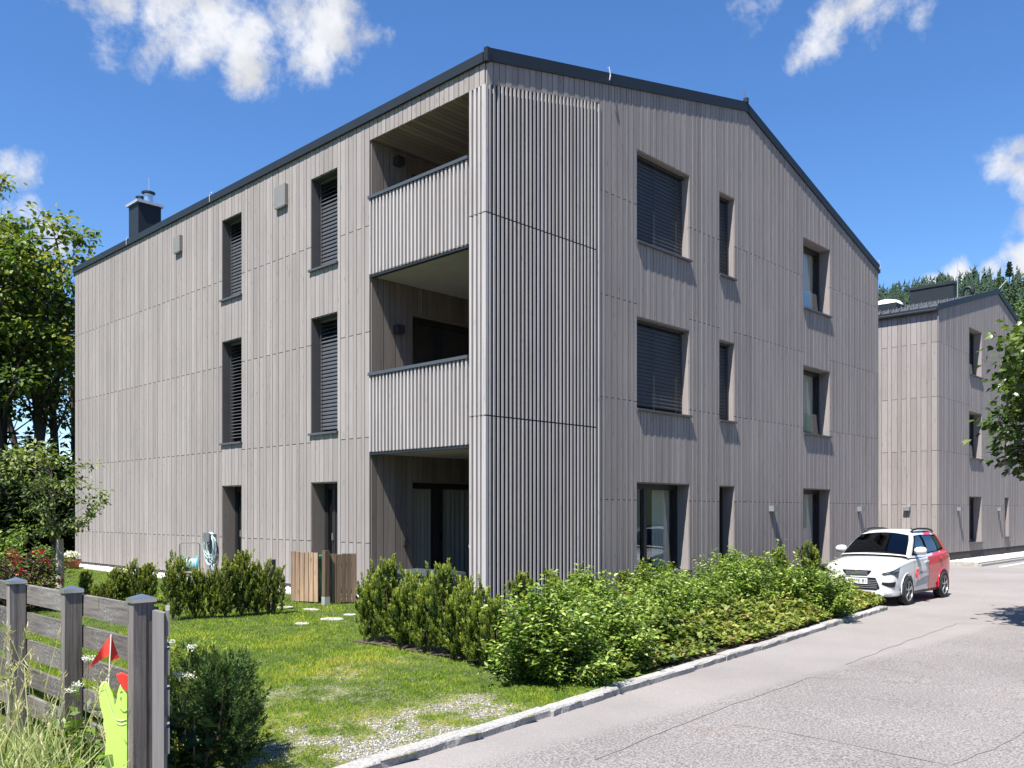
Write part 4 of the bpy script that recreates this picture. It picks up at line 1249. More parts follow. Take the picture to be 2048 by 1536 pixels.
def lawn_grass():
    g = np.random.default_rng(8)
    P = []; H = []; Wd = []; T = []
    n = 0
    NMAX = 230000
    while n < NMAX:
        if g.random() < .84:
            px = g.uniform(60, 1330); py = 1136 + 450 * g.random() ** 1.1
            z = -.02; p = ground(px, py, z); x, y = p.x, p.y
        else:
            x = g.uniform(-9, -.6); y = g.uniform(-5.3, 16)
        if y < kerb_y(x) + .13 or y > 17: continue
        if x > -.64 and y > -4: continue
        # keep off the bed
        if y < -1.15 and x > -3.34:
            if x > -3.36 + max(0, (-3.25 - y)) * 1.05: continue
        d = dry(x, y)
        if g.random() < d * .95 - .2: continue
        dep = (x - CAM.x) * S46 + (y - CAM.y) * C46
        if dep < 3.6 and x < -7.6: continue
        P.append((x, y, lawn_z(x, y) - .004)); n += 1
        clump = fbm(x, y, 1.1, 31); fine = fbm(x, y, 5.5, 33, 2)
        H.append((.032 + .022 * clump) * g.uniform(.6, 1.35) * (1 - .4 * d)); Wd.append(max(.0045, dep * .00075) * g.uniform(.7, 1.3))
        T.append(.33 + .3 * clump + .3 * fine + g.normal(0, .13) + d * .30)
    blades('lawn_grass', np.array(P), np.array(H), np.array(Wd), np.clip(np.array(T), 0, 1), M['grassblade'], 'short mown lawn grass with dry straw-coloured patches', g=g, lean=.75)
lawn_grass()

def tall_grass():
    g = np.random.default_rng(9)
    P = []; H = []; W_ = []; T = []
    # meadow strip on the near side of the fence
    for k in range(11000):
        px = g.uniform(-260, 262); d = g.uniform(3.95, 6.6)
        p = CAM + RGT * ((px - CX) / FPX * d) + FWD * d
        if p.x > -7.72 or p.y < kerb_y(p.x) + .1: continue
        dens = .55 + .6 * fbm(p.x, p.y, 1.3, 41)
        if g.random() > dens + .2: continue
        hi = .20 + .2 * fbm(p.x, p.y, 1.0, 42)
        if px > 190: hi *= .7
        P.append((p.x, p.y, -.06)); H.append(max(.15, hi * g.uniform(.6, 1.6))); W_.append(g.uniform(.005, .015)); T.append(g.normal(.48, .2))
    m = len(P); P = np.array(P)
    D = g.normal(0, .3, (m, 3)); D[:, 2] = 1
    ups = g.normal(0, 1, (m, 3)); ups[:, 2] = 0
    H = np.array(H)
    V1, F1 = scatter(LONG * np.array([1, 1, 1]), LONGF, frames(D, ups) * np.stack([np.array(W_), H, H], 1)[:, None, :], P)
    t1 = np.repeat(np.clip(T, 0, 1), 3)
    # flowering stalks with loose seed heads
    Pv = [V1]; Fv = [F1]; Tv = [t1]; off = len(V1)
    SP = []; SD = []
    for k in range(75):
        px = g.uniform(-160, 235); d = g.uniform(4.0, 5.6)
        p = CAM + RGT * ((px - CX) / FPX * d) + FWD * d
        if p.x > -7.74 or p.y < kerb_y(p.x) + .1: continue
        h = g.uniform(.55, 1.0) * (1.0 if px < 120 else .85)
        b = np.array([p.x, p.y, -.06]); bend = g.normal(0, .12, 2); 
        pts = [b, b + np.array([bend[0] * .3, bend[1] * .3, h * .6]), b + np.array([bend[0], bend[1], h])]
        w = .0024
        for a, c in zip(pts, pts[1:]):
            s = np.array([RGT.x, RGT.y, 0]) * w; q = np.array([FWD.x, FWD.y, 0]) * w
            v = np.array([a - s, a + s, c + s, c - s, a - q, a + q, c + q, c - q])
            Pv.append(v); Fv.append(np.array([(0, 1, 2, 3), (4, 5, 6, 7)]) + off); Tv.append(np.full(2, .8)); off += 8
        for j in range(14):
            t = g.uniform(.0, 1); q = pts[2] + (pts[1] - pts[2]) * t * .42
            SP.append(q); SD.append(np.array([g.normal(0, .5), g.normal(0, .5), 1 - .3 * t]))
    SP = np.array(SP); SD = np.array(SD)
    n = len(SP)
    V2, F2 = scatter(LEAF4, LEAF4F, frames(SD) * np.stack([np.full(n, .006), g.uniform(.025, .06, n), np.full(n, .03)], 1)[:, None, :], SP)
    Pv.append(V2); Fv.append(F2 + off); Tv.append(np.clip(g.normal(.85, .1, n), 0, 1))
    tag(np_mesh('tall_grass', np.concatenate(Pv), np.concatenate(Fv), np.concatenate(Tv), M['tallgrass']), kind='stuff', label='tall seeding meadow grass in front of the weathered fence')
tall_grass()

# ------------------------------------------------------------------ trees
def crown_tree(name, seed, base, trunk_top, r0, centre, rad, clumps, per, leaf, mat, label, cat='tree', group=None, T=LEAF6, TF=LEAF6F,
               clump_r=.5, stems=1, droop=.25, width=.75, hollow=.45, bark='bark', tone_top=.25, zmin=None):
    g = np.random.default_rng(seed)
    base = np.array(base, float); centre = np.array(centre, float); rad = np.array(rad, float)
    root = empty(name, tuple(base)); tag(root, label, cat, group)
    tb = MB(); lb = MB()
    tips = []
    stems_p = []
    for s_ in range(stems):
        a = g.uniform(0, 6.28)
        lean = np.array([math.cos(a), math.sin(a), 0]) * (.0 if stems == 1 else rad[0] * .35)
        pts = []
        top = np.array([centre[0], centre[1], 0]) * np.array([1, 1, 0]) + np.array([0, 0, trunk_top]) + lean * 1.2
        for k in range(7):
            t = k / 6
            p = base * (1 - t) + np.array([top[0], top[1], trunk_top]) * t if False else np.array([base[0] + (top[0] - base[0]) * t, base[1] + (top[1] - base[1]) * t, base[2] + (trunk_top - base[2]) * t])
            p[:2] += g.normal(0, r0 * .35, 2) * (k > 0)
            pts.append(p)
        stems_p.append(pts)
        tb.tube([tuple(p - base) for p in pts], [r0 * (1 - .72 * k / 6) for k in range(7)], 9)
    Ps = []; Ds = []; Ts = []
    for c in range(clumps):
        d = g.normal(size=3); d /= np.linalg.norm(d)
        r = g.uniform(hollow, 1.0) ** .7
        wob = 1 + .16 * math.sin(4 * math.atan2(d[1], d[0]) + seed) + .12 * math.sin(5 * d[2] + seed * 2)
        tip = centre + d * rad * r * wob
        if zmin is not None and tip[2] < zmin: tip[2] = zmin + g.uniform(0, .5)
        st = stems_p[c % stems]
        zt = min(trunk_top * .97, max(base[2] + (trunk_top - base[2]) * .22, tip[2] - abs(g.normal(.9, .5)) * rad[2] * .42))
        t = (zt - base[2]) / (trunk_top - base[2]) * 6
        i = min(5, int(t)); a = st[i] + (st[i + 1] - st[i]) * (t - i)
        mid = a * .5 + tip * .5 + np.array([0, 0, .12 * np.linalg.norm(tip - a)]) * g.uniform(-.3, 1) + g.normal(0, .08 * rad[0] / 2, 3)
        rr = r0 * .26 * g.uniform(.6, 1.3)
        lb.tube([tuple(a - base), tuple((a * .6 + mid * .4) - base), tuple(mid - base), tuple(tip - base)], [rr, rr * .75, rr * .5, rr * .14], 5, cap=False)
        for q in range(3):
            e = tip + g.normal(0, clump_r * .7, 3)
            lb.tube([tuple(mid * .4 + tip * .6 - base), tuple(e - base)], [rr * .3, rr * .1], 4, cap=False)
        n = int(per * g.uniform(.6, 1.4))
        off = g.normal(0, 1, (n, 3)) * np.array([1, 1, .55]) * clump_r * g.uniform(.6, 1.15)
        P = tip + off * .75
        D = off / (np.linalg.norm(off, axis=1, keepdims=True) + .01) + g.normal(0, .5, (n, 3)); D[:, 2] -= droop
        Ps.append(P); Ds.append(D)
        hue = g.normal(0, .13)
        Ts.append(np.clip(g.normal(.40, .17, n) + hue + tone_top * (tip[2] - centre[2]) / rad[2], 0, 1))
    P = np.concatenate(Ps); D = np.concatenate(Ds); Tn = np.concatenate(Ts); m = len(P)
    up = np.tile([[0, 0, 1.0]], (m, 1)) + g.normal(0, .5, (m, 3))
    s = g.uniform(.6, 1.25, m) * leaf
    V, F = scatter(T, TF, frames(D, up) * np.stack([s * width, s, s], 1)[:, None, :], P - base)
    tb.build('trunk', M[bark], root, smooth=True, fix=False)
    lb.build('branches', M[bark], root, fix=False)
    np_mesh('crown', V, F, np.repeat(Tn, len(TF)), M[mat], root)
    return root

def flat(p, z=0): return (p.x, p.y, z)
GT = 'tall maples behind the left end of the near house'
for (seed, px, dep, cpx, cz, rx, rz, ct, n, lb) in (
        (1, 98, 31, 98, 8.3, 2.1, 3.7, 10.6, 96, 'tall maple nearest the left end of the house, several dark stems, yellowish top'),
        (2, 5, 30, 0, 8.6, 2.2, 4.2, 11.4, 100, 'tallest maple at the left edge of the photo, crown rising above its neighbour'),
        (3, 60, 36, 50, 8.6, 2.8, 3.8, 11.0, 20, 'maple standing behind and between the two front maples'),
        (4, -110, 31, -120, 8.0, 2.8, 4.8, 11.0, 50, 'maple at the far left, mostly outside the photo'),
        (7, 172, 35, 172, 7.0, 2.0, 3.0, 9.4, 22, 'lower maple half hidden behind the left end of the house')):
    b = flat(at(px, HY, dep)); c = at(cpx, HY, dep)
    crown_tree('maple_tree', seed, b, ct, .19, (c.x, c.y, cz), (rx, rx, rz), n, 68, .19, 'maple', lb, 'tree', GT, clump_r=.5, stems=3, hollow=.3, width=.8, tone_top=.22, zmin=3.0)
# glossy-leaved tree by the lane, crown reaching in from the right
b = flat(at(2262, HY, 13.0), -.3); c = at(2290, HY, 12.9)
crown_tree('lane_tree', 9, b, 4.3, .10, (c.x, c.y, 3.45), (2.05, 2.05, 1.62), 210, 62, .125, 'oak', 'glossy-leaved tree whose crown reaches in over the lane at the right edge', 'tree', None, T=LOBED, TF=LOBEDF, clump_r=.30, hollow=.5, width=.85, tone_top=.1, droop=.5)
# young fruit tree on the lawn with its stakes
g_ = ground(122, 1200); fb_ = (g_.x, g_.y, 0)
tr = crown_tree('fruit_tree', 12, fb_, 2.35, .035, (g_.x - .14, g_.y + .12, 1.95), (.80, .80, 1.05), 50, 30, .085, 'apple', 'young fruit tree on the lawn with loose pale green leaves', 'fruit tree', None, clump_r=.17, hollow=.35, width=.55, tone_top=.15, zmin=1.15)
sd = RGT * .055
st_ = MB(); p0 = Vector(fb_) + RGT * .03 - FWD * .10; st_.tube([p0 - UP * .02, p0 + UP * .6 + Vector((.006, 0, 0)), p0 + UP * 1.08], [.072, .066, .060], 7)
tag(st_.build('tree_stake', M['stake'], None, smooth=False, origin=p0), 'pale split wooden stake beside the young fruit tree', 'stake')
# long drooping side shoot of the fruit tree
gg = np.random.default_rng(3)
sh = MB(); a = Vector((0, 0, 1.15)); e = RGT * .80 + UP * 1.85; pts = [a.lerp(e, t) + UP * (-.12 * math.sin(t * 3.14)) for t in [i / 6 for i in range(7)]]
sh.tube(pts, [.012 - .0015 * i for i in range(7)], 5); sh.build('side_branch', M['bark'], tr, fix=False)
P = []; D = []
for k in range(210):
    t = gg.uniform(.25, 1.02); p = a.lerp(e, t) + UP * (-.12 * math.sin(t * 3.14)); P.append(np.array(p) + gg.normal(0, .055, 3)); D.append(gg.normal(0, 1, 3) + np.array([0, 0, .3]))
P = np.array(P); D = np.array(D); s = gg.uniform(.05, .1, len(P))
V, F = scatter(LEAF6, LEAF6F, frames(D) * np.stack([s * .55, s, s], 1)[:, None, :], P)
np_mesh('side_leaves', V, F, np.repeat(gg.uniform(.3, .9, len(P)), 2), M['apple'], tr)

# shrubs under the maples, the shade there put into their leaf colour
GS = 'dark shrubs in the shade under the maples'
proto = [plant('shade_toned_shrub', *bush_mesh(400 + i, 1.5, 1.4, 2.6, 2600, .22, 70), 'shadeshrub', 'x', 'shrub', (0, 0, -50), GS) for i in range(2)]
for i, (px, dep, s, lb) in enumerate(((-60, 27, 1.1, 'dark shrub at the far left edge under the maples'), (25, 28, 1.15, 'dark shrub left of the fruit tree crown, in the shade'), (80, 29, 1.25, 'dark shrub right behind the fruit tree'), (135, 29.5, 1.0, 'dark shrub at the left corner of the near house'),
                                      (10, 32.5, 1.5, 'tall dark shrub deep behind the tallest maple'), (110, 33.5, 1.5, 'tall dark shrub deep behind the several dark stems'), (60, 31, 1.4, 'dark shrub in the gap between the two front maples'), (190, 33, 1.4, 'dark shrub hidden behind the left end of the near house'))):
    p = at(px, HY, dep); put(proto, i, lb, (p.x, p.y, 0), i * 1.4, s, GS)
v_ = bush_mesh(420, .7, .7, 1.1, 1500, .12, 50, top_tone=.3)
bs = plant('leafy_shrub', *v_, 'dogwood', 'bright yellow-green shrub at the left edge in front of the dark shade', 'shrub', flat(at(25, HY, 20.5)))
place(bs, 'small green shrub between the fruit tree trunk and the flower pot', flat(at(98, HY, 22)), 1.0, .62)
place(bs, 'low green shrub at the left edge below the bright yellow-green one', flat(at(8, HY, 17.5)), 2.0, .7)
def hedge():
    g = np.random.default_rng(77); n = 16000
    u = g.uniform(-26, 3.5, n); z = g.uniform(0, 3.6, n) ** 1.0; d = g.normal(0, .35, n)
    P = np.stack([u, 30.5 + d + .3 * np.sin(u * 2) , z + .25 * np.sin(u * 3.1)], 1); P[:, 2] = np.maximum(P[:, 2], .02)
    s = g.uniform(.16, .34, n)
    V, F = scatter(LEAF6, LEAF6F, frames(g.normal(size=(n, 3))) * np.stack([s * .7, s, s], 1)[:, None, :], P)
    tag(np_mesh('hedge', V, F, np.repeat(np.clip(g.normal(.35, .2, n), 0, 1), 2), M['shadeshrub']), 'long dark hedge closing the garden behind the maples', 'hedge')
hedge()

# dark red rose bush with red flowers
g_ = at(38, HY, 13.6)
V, F, T, st = bush_mesh(500, .62, .55, .86, 2300, .075, 80)
rb = plant('rose_bush', V, F, T, st, 'purple', 'dark-leaved rose bush with red flowers at the left edge behind the fence', 'rose bush', (g_.x, g_.y, 0))
g = np.random.default_rng(55); P = []; D = []
for k in range(15):
    a = g.uniform(0, 6.28); e = g.uniform(.1, 1.3); c = np.array([math.cos(a) * math.cos(e) * .62, math.sin(a) * math.cos(e) * .55, .25 + .68 * math.sin(e)])
    if k < 9: c = np.array([RGT.x, RGT.y, 0]) * g.uniform(-.05, .55) - np.array([FWD.x, FWD.y, 0]) * .3 + np.array([0, 0, g.uniform(.7, 1.05)])
    for q in range(12):
        P.append(c + g.normal(0, .022, 3)); D.append(g.normal(0, 1, 3) + np.array([0, 0, .5]))
P = np.array(P); D = np.array(D); s = np.full(len(P), .036)
V, F = scatter(LEAF6, LEAF6F, frames(D) * np.stack([s, s, s], 1)[:, None, :], P)
np_mesh('flowers', V, F, np.repeat(g.random(len(P)), 2), M['redpetal'], rb)

# dark bush and weeds behind the end post of the fence
g_ = at(418, HY, 5.35)
V, F, T, st = yew_mesh('b', 610, .74, .36, 620, 'darkyew', needles=60, nl=.028, nw=.0065, flare=.45)
plant('yew_shrub', V, F, T, st, 'darkyew', 'rounded dark green yew at the lawn edge right of the tall fence end post', 'shrub', (g_.x, g_.y, -.04))
g_ = at(372, HY, 6.2)
V, F, T, st = yew_mesh('b', 611, .62, .34, 300, 'darkyew', needles=60, nl=.032, nw=.007, flare=.5)
plant('yew_shrub', V, F, T, st, 'yew', 'loose green yew behind the dark rounded one, near the fence end post', 'shrub', (g_.x, g_.y, -.03))
def cow_parsley(px, dep, h, label, seed):
    g = np.random.default_rng(seed); p = at(px, HY, dep)
    root = empty('white_umbel_flower', (p.x, p.y, -.04)); tag(root, label, 'wildflower', 'white umbel flowers by the fence')
    s_ = MB(); L_ = []; LD = []; W_ = []; WD = []
    for k in range(2):
        a = g.uniform(0, 6.28); hh = h * (1 if k == 0 else .8)
        top = np.array([math.cos(a) * .06, math.sin(a) * .06, hh])
        s_.tube([(0, 0, 0), tuple(top * np.array([.3, .3, .5])), tuple(top)], [.004, .0035, .002], 5, cap=False)
        for q in range(9):
            b = g.uniform(0, 6.28); e = top + np.array([math.cos(b), math.sin(b), .5]) * g.uniform(.008, .026)
            s_.tube([tuple(top), tuple(e)], .0012, 3, cap=False)
            for r_ in range(9):
                W_.append(e + g.normal(0, .008, 3)); WD.append(g.normal(0, .6, 3) + np.array([0, 0, .4]))
        for q in range(26):
            t = g.uniform(.1, .8); L_.append(top * np.array([.3, .3, 1]) * t + g.normal(0, .05, 3) * np.array([1, 1, .4])); LD.append(g.normal(0, 1, 3) + np.array([0, 0, .3]))
    s_.build('stem', M['apple'], root, fix=False)
    for nm, P, D, mt, w, l in (('leaves', L_, LD, 'apple', .022, .06), ('flower', W_, WD, 'whitepetal', .008, .009)):
        P = np.array(P); P[:, 2] = np.maximum(P[:, 2], .01); D = np.array(D); m = len(P)
        V, F = scatter(LEAF4, LEAF4F, frames(D) * np.array([w, l, l])[None, None, :], P)
        np_mesh(nm, V, F, g.random(m), M[mt], root)
for k, a in enumerate(((350, 4.95, .84, 'white umbel flower just right of the pale plank, the tallest one'), (360, 5.05, .80, 'lower white umbel flower beside the dark rounded yew'),
                       (166, 4.62, .80, 'white umbel flower in the tall grass before the middle fence post'), (178, 4.7, .66, 'low white umbel flower in the grass left of the lime figure'))):
    cow_parsley(*a, seed=700 + k)
def weeds(px, dep, label, seed, n=70, h=.42, leaf=.10, mat='dogwood'):
    V, F, T, st = bush_mesh(seed, .16, .14, h, n, leaf, 12, droop=.1, width=.55)
    p = at(px, HY, dep)
    plant('broadleaf_weed', V, F, T, st, mat, label, 'weed', (p.x, p.y, -.05), 'broad-leaved weeds by the fence')
for k, a in enumerate(((350, 4.85, 'weed with broad leaves at the foot of the pale plank'), (158, 4.55, 'broad-leaved weed in the grass left of the lime figure'), (150, 5.0, 'broad-leaved weed at the foot of the middle fence post'), (395, 4.95, 'weed at the foot of the dark rounded yew'))):
    weeds(a[0], a[1], a[2], 720 + k, n=110 if k != 3 else 60, mat='dogwood' if k in (1, 2) else 'darkyew')

# ------------------------------------------------------------------ hill and forest
CREST = [(1300, 860), (1500, 720), (1700, 628), (1757, 606), (1850, 584), (1950, 566), (2048, 566), (2200, 540), (2600, 570), (3200, 800)]
def crest(px):
    for (a, b), (c, d) in zip(CREST, CREST[1:]):
        if px <= c: return b + (d - b) * (px - a) / (c - a)
    return 800
def hill_pt(px, t):       # t 0 foot .. 1 crest .. 1.6 behind
    d = 330 + 420 * t
    zc = HC + (HY - crest(px)) / FPX * 750
    z = -.7 + (zc + .7) * (t ** .9 if t <= 1 else 1 - .35 * (t - 1) ** 2)
    p = at(px, HY, d); p.z = z + 5 * fbm(p.x, p.y, .008, 60) * min(1, t)
    return p
mb = MB(); vs = []; fs = []
pxs = list(range(1300, 3201, 50)); ts = [i * .1 for i in range(17)]
for t in ts:
    for px in pxs: vs.append(hill_pt(px, t))
n = len(pxs)
for j in range(len(ts) - 1):
    for i in range(n - 1): fs.append((j * n + i, j * n + i + 1, (j + 1) * n + i + 1, (j + 1) * n + i))
mb.add(vs, fs); tag(mb.build('hill', M['hillground'], smooth=True), kind='structure')
def conifer(g, h, w, lev=6):
    V = []; F = []
    for l in range(lev):
        z1 = h * (l + 1.9) / (lev + .9); z0 = h * (l + .25) / (lev + .9); r = w * (1 - l / (lev + .3)) * g.uniform(.8, 1.15)
        b = len(V); n = 7; V.append((g.normal(0, .08), g.normal(0, .08), min(z1, h)))
        a0 = g.uniform(0, 6.28)
        for k in range(n):
            a = a0 + 2 * np.pi * k / n; q = r * g.uniform(.6, 1.2)
            V.append((math.cos(a) * q, math.sin(a) * q, z0 + g.normal(0, h * .02)))
        for k in range(n): F.append((b, b + 1 + k, b + 1 + (k + 1) % n))
    return np.array(V), np.array(F)
def forest():
    g = np.random.default_rng(4)
    cons = [conifer(g, 1, .2) for _ in range(7)]
    Vs = []; Fs = []; Ts = []; off = 0
    for k in range(2400):
        px = g.uniform(1600, 2300); t = g.uniform(.35, 1.04)
        if px > 1985 + 60 * (1 - t) and g.random() < .6: continue
        p = hill_pt(px, t); h = g.uniform(9, 16) * (1.15 if t > .95 else 1)
        V, F = cons[k % 7]; a = g.uniform(0, 6.28)
        Rm = np.array([[math.cos(a), -math.sin(a), 0], [math.sin(a), math.cos(a), 0], [0, 0, 1]])
        V = V @ Rm.T * np.array([h * 1.0, h * 1.0, h]) + np.array(p)
        Vs.append(V); Fs.append(F + off); off += len(V); Ts.append(np.clip(g.normal(.38, .16) + g.normal(0, .1, len(F)), 0, .72))
    V = np.concatenate(Vs); F = np.concatenate(Fs)
    tag(np_mesh('forest', V, F, np.concatenate(Ts), M['forest']), kind='stuff', label='dark conifer forest covering the hill at the right')
    P = []; T = []
    for k in range(420):
        px = g.uniform(1600, 2300) if k < 110 else g.uniform(1985, 2300); t = g.uniform(.35, 1.02)
        p = np.array(hill_pt(px, t)); r = g.uniform(3, 5.5); tone = g.uniform(.55, 1)
        d = g.normal(size=(70, 3)); d /= np.linalg.norm(d, axis=1, keepdims=True)
        P.append(p + np.array([0, 0, r * 1.2]) + d * np.array([r, r, r * 1.15]) * g.uniform(.6, 1, (70, 1))); T.append(np.clip(tone + g.normal(0, .12, 70), 0, 1))
    P = np.concatenate(P); m = len(P); s = g.uniform(1.2, 2.4, m)
    V, F = scatter(LEAF4, LEAF4F, frames(g.normal(size=(m, 3))) * s[:, None, None], P)
    tag(np_mesh('broadleaf_forest', V, F, np.concatenate(T), M['forest']), kind='stuff', label='lighter green broadleaf woodland on the hill at the right edge')
forest()
# lone tall tree on the crest
p = hill_pt(2019, .98); root = empty('crest_tree', tuple(p)); tag(root, 'lone tall tree standing above the forest on the crest of the hill', 'tree')
g = np.random.default_rng(6)
tk = MB(); tk.tube([(0, 0, 0), (.3, .2, 9), (0, 0, 20)], [.45, .35, .1], 6); tk.build('trunk', M['bark'], root)
n = 420; z = g.uniform(.42, 1, n); rr = 3.9 * (1.06 - z) ** .6 * g.uniform(.2, 1, n); a = g.uniform(0, 6.28, n)
P = np.stack([np.cos(a) * rr, np.sin(a) * rr, z * 20.5], 1); s = g.uniform(1.0, 1.9, n)
V, F = scatter(LEAF4, LEAF4F, frames(g.normal(size=(n, 3))) * s[:, None, None], P)
np_mesh('crown', V, F, np.clip(g.normal(.4, .15, n), 0, .8), M['forest'], root)

# ------------------------------------------------------------------ fence with capped posts, lime figure
FX, FY = -7.60, -5.19
def fence():
    rg = random.Random(8)
    root = empty('wooden_fence', (FX, FY, 0)); tag(root, 'weathered grey plank fence with capped posts along the meadow strip', 'fence')
    for i, (y, sx, sy, h) in enumerate(((0, .056, .035, 1.09), (1.0, .05, .033, 1.075), (2.04, .05, .033, 1.07), (3.1, .05, .033, 1.07), (4.2, .05, .033, 1.07))):
        p = MB()
        if i == 0:
            # the end post has a shallow groove down its lane side
            p.box(-sx, .012, y - sy, y + sy, -.3, h, .55); p.box(.014, sx, y - sy + .004, y + sy, -.3, h, .4)
        else:
            p.box(-sx, sx, y - sy, y + sy, -.3, h, rg.random())
        po = p.build('post', M['fencepost'], root)
        c = MB(); e = .008; z = h
        c.box(-sx - e, sx + e, y - sy - e, y + sy + e, z - .008, z + .014)
        b = [(-sx - e, y - sy - e, z + .0145), (sx + e, y - sy - e, z + .0145), (sx + e, y + sy + e, z + .0145), (-sx - e, y + sy + e, z + .0145), (0, y, z + .036)]
        c.add(b, [(0, 1, 4), (1, 2, 4), (2, 3, 4), (3, 0, 4)]); c.build('post_cap', M['steel'], po)
    for i, zt in enumerate((1.05, .857, .667, .477, .287)):
        for (a, b) in ((-.02, 1.0), (1.006, 2.04), (2.046, 3.1), (3.106, 4.2)):
            r_ = MB(); j = lambda: rg.uniform(-.006, .006)
            x0, x1 = .058, .084; z0, z1 = zt - .127, zt
            r_.hexa([(x0, a, z0 + j()), (x1, a, z0), (x1, b, z0), (x0, b, z0 + j()), (x0, a, z1 + j()), (x1, a, z1), (x1, b, z1), (x0, b, z1 + j())], rg.random())
            r_.build('rail', M['fence'], root)
fence()
def fence_end():
    o = at(319.5, HY, 4.555); root = empty('wooden_fence', (o.x, o.y, 0)); tag(root, 'pale grey plank with four sawn rail ends just right of the capped end post', 'fence')
    dr = (ray(333, HY)).normalized()
    b = MB(); w = RGT * .030; d = FWD * .022
    b.hexa([-w - d - UP * .3, w - d - UP * .3, w + d - UP * .3, -w + d - UP * .3, -w - d + UP * 1.045, w - d + UP * 1.03, w + d + UP * 1.03, -w + d + UP * 1.045], .5); b.build('post', M['paleplank'], root)
    for (y0, y1) in ((1221, 1272), (1300, 1350), (1380, 1431), (1456, 1507)):
        z0 = HC - (y1 - HY) / FPX * 4.56; z1 = HC - (y0 - HY) / FPX * 4.56
        r_ = MB(); s = RGT * .041
        r_.bar(s + UP * (z0 + z1) / 2 + dr * .0, s + UP * (z0 + z1) / 2 + dr * .3, .02, z1 - z0); r_.build('rail', M['paleplank'], root)
fence_end()

def figure():
    # flat moulded plastic child figure with a raised arm; u runs along the fence away from the end post
    q_ = ray(255, HY).normalized(); e_ = Vector((-q_.y, q_.x, 0))
    o = Vector((FX - .056, FY + .035, -.10)) + q_ * .03; root = empty('warning_figure', o)
    root.rotation_euler.z = math.atan2(e_.y, e_.x) - math.pi / 2; root.scale = (1, .72, 1)
    tag(root, 'lime green plastic child-shaped warning figure beside the end post, arm raised with flag', 'warning figure')
    X0, TK = -.012, .034
    out = [(.0, -.05), (.0, .735), (.022, .748), (.050, .742), (.066, .71), (.072, .67), (.086, .64), (.10, .70), (.122, .745), (.142, .765), (.165, .765), (.185, .745), (.192, .71), (.186, .66), (.172, .605), (.160, .572),
           (.163, .545), (.150, .50), (.146, .46), (.150, .40), (.165, .28), (.185, .16), (.205, .04), (.215, -.05)]
    mb = MB()
    inner = []
    cx_ = sum(p[0] for p in out) / len(out); cz_ = sum(p[1] for p in out) / len(out)
    n = len(out)
    vs = [(X0 + TK, u, z) for u, z in out] + [(X0 + .006, u, z) for u, z in out] + [(X0, u + (cx_ - u) * .04, z + (cz_ - z) * .012) for u, z in out]
    fs = []
    for r_ in range(2):
        for k in range(n): fs.append((r_ * n + k, r_ * n + (k + 1) % n, (r_ + 1) * n + (k + 1) % n, (r_ + 1) * n + k))
    fs.append(tuple(range(n))); fs.append(tuple(range(2 * n, 3 * n)))
    mb.add(vs, fs); mb.build('body', M['lime'], root)
    def line(name, pts, r, m):
        l = MB(); l.tube([(X0 - .001, u, z) for u, z in pts], r, 6); l.build(name, M[m], root)
    line('arm_fold', [(.152, .735), (.135, .69), (.115, .64), (.098, .595), (.075, .565), (.045, .557), (.012, .562)], .0028, 'limepale')
    line('collar', [(.10, .575), (.075, .545), (.045, .535), (.012, .54)], .0018, 'limepale')
    line('eye', [(.052, .708), (.044, .715), (.036, .71)], .0022, 'limedark')
    line('eye', [(.046, .685), (.050, .675), (.046, .667)], .0022, 'limedark')
    line('mouth', [(.050, .622), (.036, .607), (.018, .604), (.004, .612)], .0024, 'limedark')
    line('belly_line', [(.158, .235), (.13, .195), (.09, .17), (.04, .155), (.004, .153)], .003, 'limedark')
    c = MB(); c.prism([(X0 - .008, .0, .792), (X0 - .008, .04, .806), (X0 - .008, .075, .80), (X0 - .008, .068, .775), (X0 - .008, .045, .745), (X0 - .008, .02, .722), (X0 - .008, .0, .71)], (.05, 0, 0)); c.build('cap', M['red'], root)
    l = MB(); l.prism([(X0 - .006, .095, -.05), (X0 - .006, .13, -.05), (X0 - .006, .122, .09), (X0 - .006, .112, .12), (X0 - .006, .10, .09)], (.005, 0, 0)); l.build('hand_hole', M['limedark'], root)
    p = MB(); p.tube([(X0 + .015, .128, .745), (X0 + .015, .110, 1.015)], .0042, 8); p.build('flag_pole', M['pole'], root)
    f = MB(); nseg = 12; vs = []; fs = []
    for i in range(nseg + 1):
        t = i / nseg
        u = .113 + .145 * t; d = X0 + .015 + .02 * math.sin(t * 5)
        vs += [(d, u, 1.012 - .16 * t), (d, u + .0, .905 - .06 * t + .002), (d + .002, u, 1.012 - .16 * t), (d + .002, u, .905 - .06 * t + .002)]
    for i in range(nseg):
        k = 4 * i; fs += [(k, k + 4, k + 5, k + 1), (k + 2, k + 3, k + 7, k + 6), (k, k + 2, k + 6, k + 4), (k + 1, k + 5, k + 7, k + 3)]
    f.add(vs, fs)
    f.prism([(X0 + .012, .109, 1.012), (X0 + .012, .118, .87), (X0 + .035, .055, .885), (X0 + .03, .085, .945)], (.002, .001, 0)); f.build('flag', M['red'], root, fix=False)
figure()

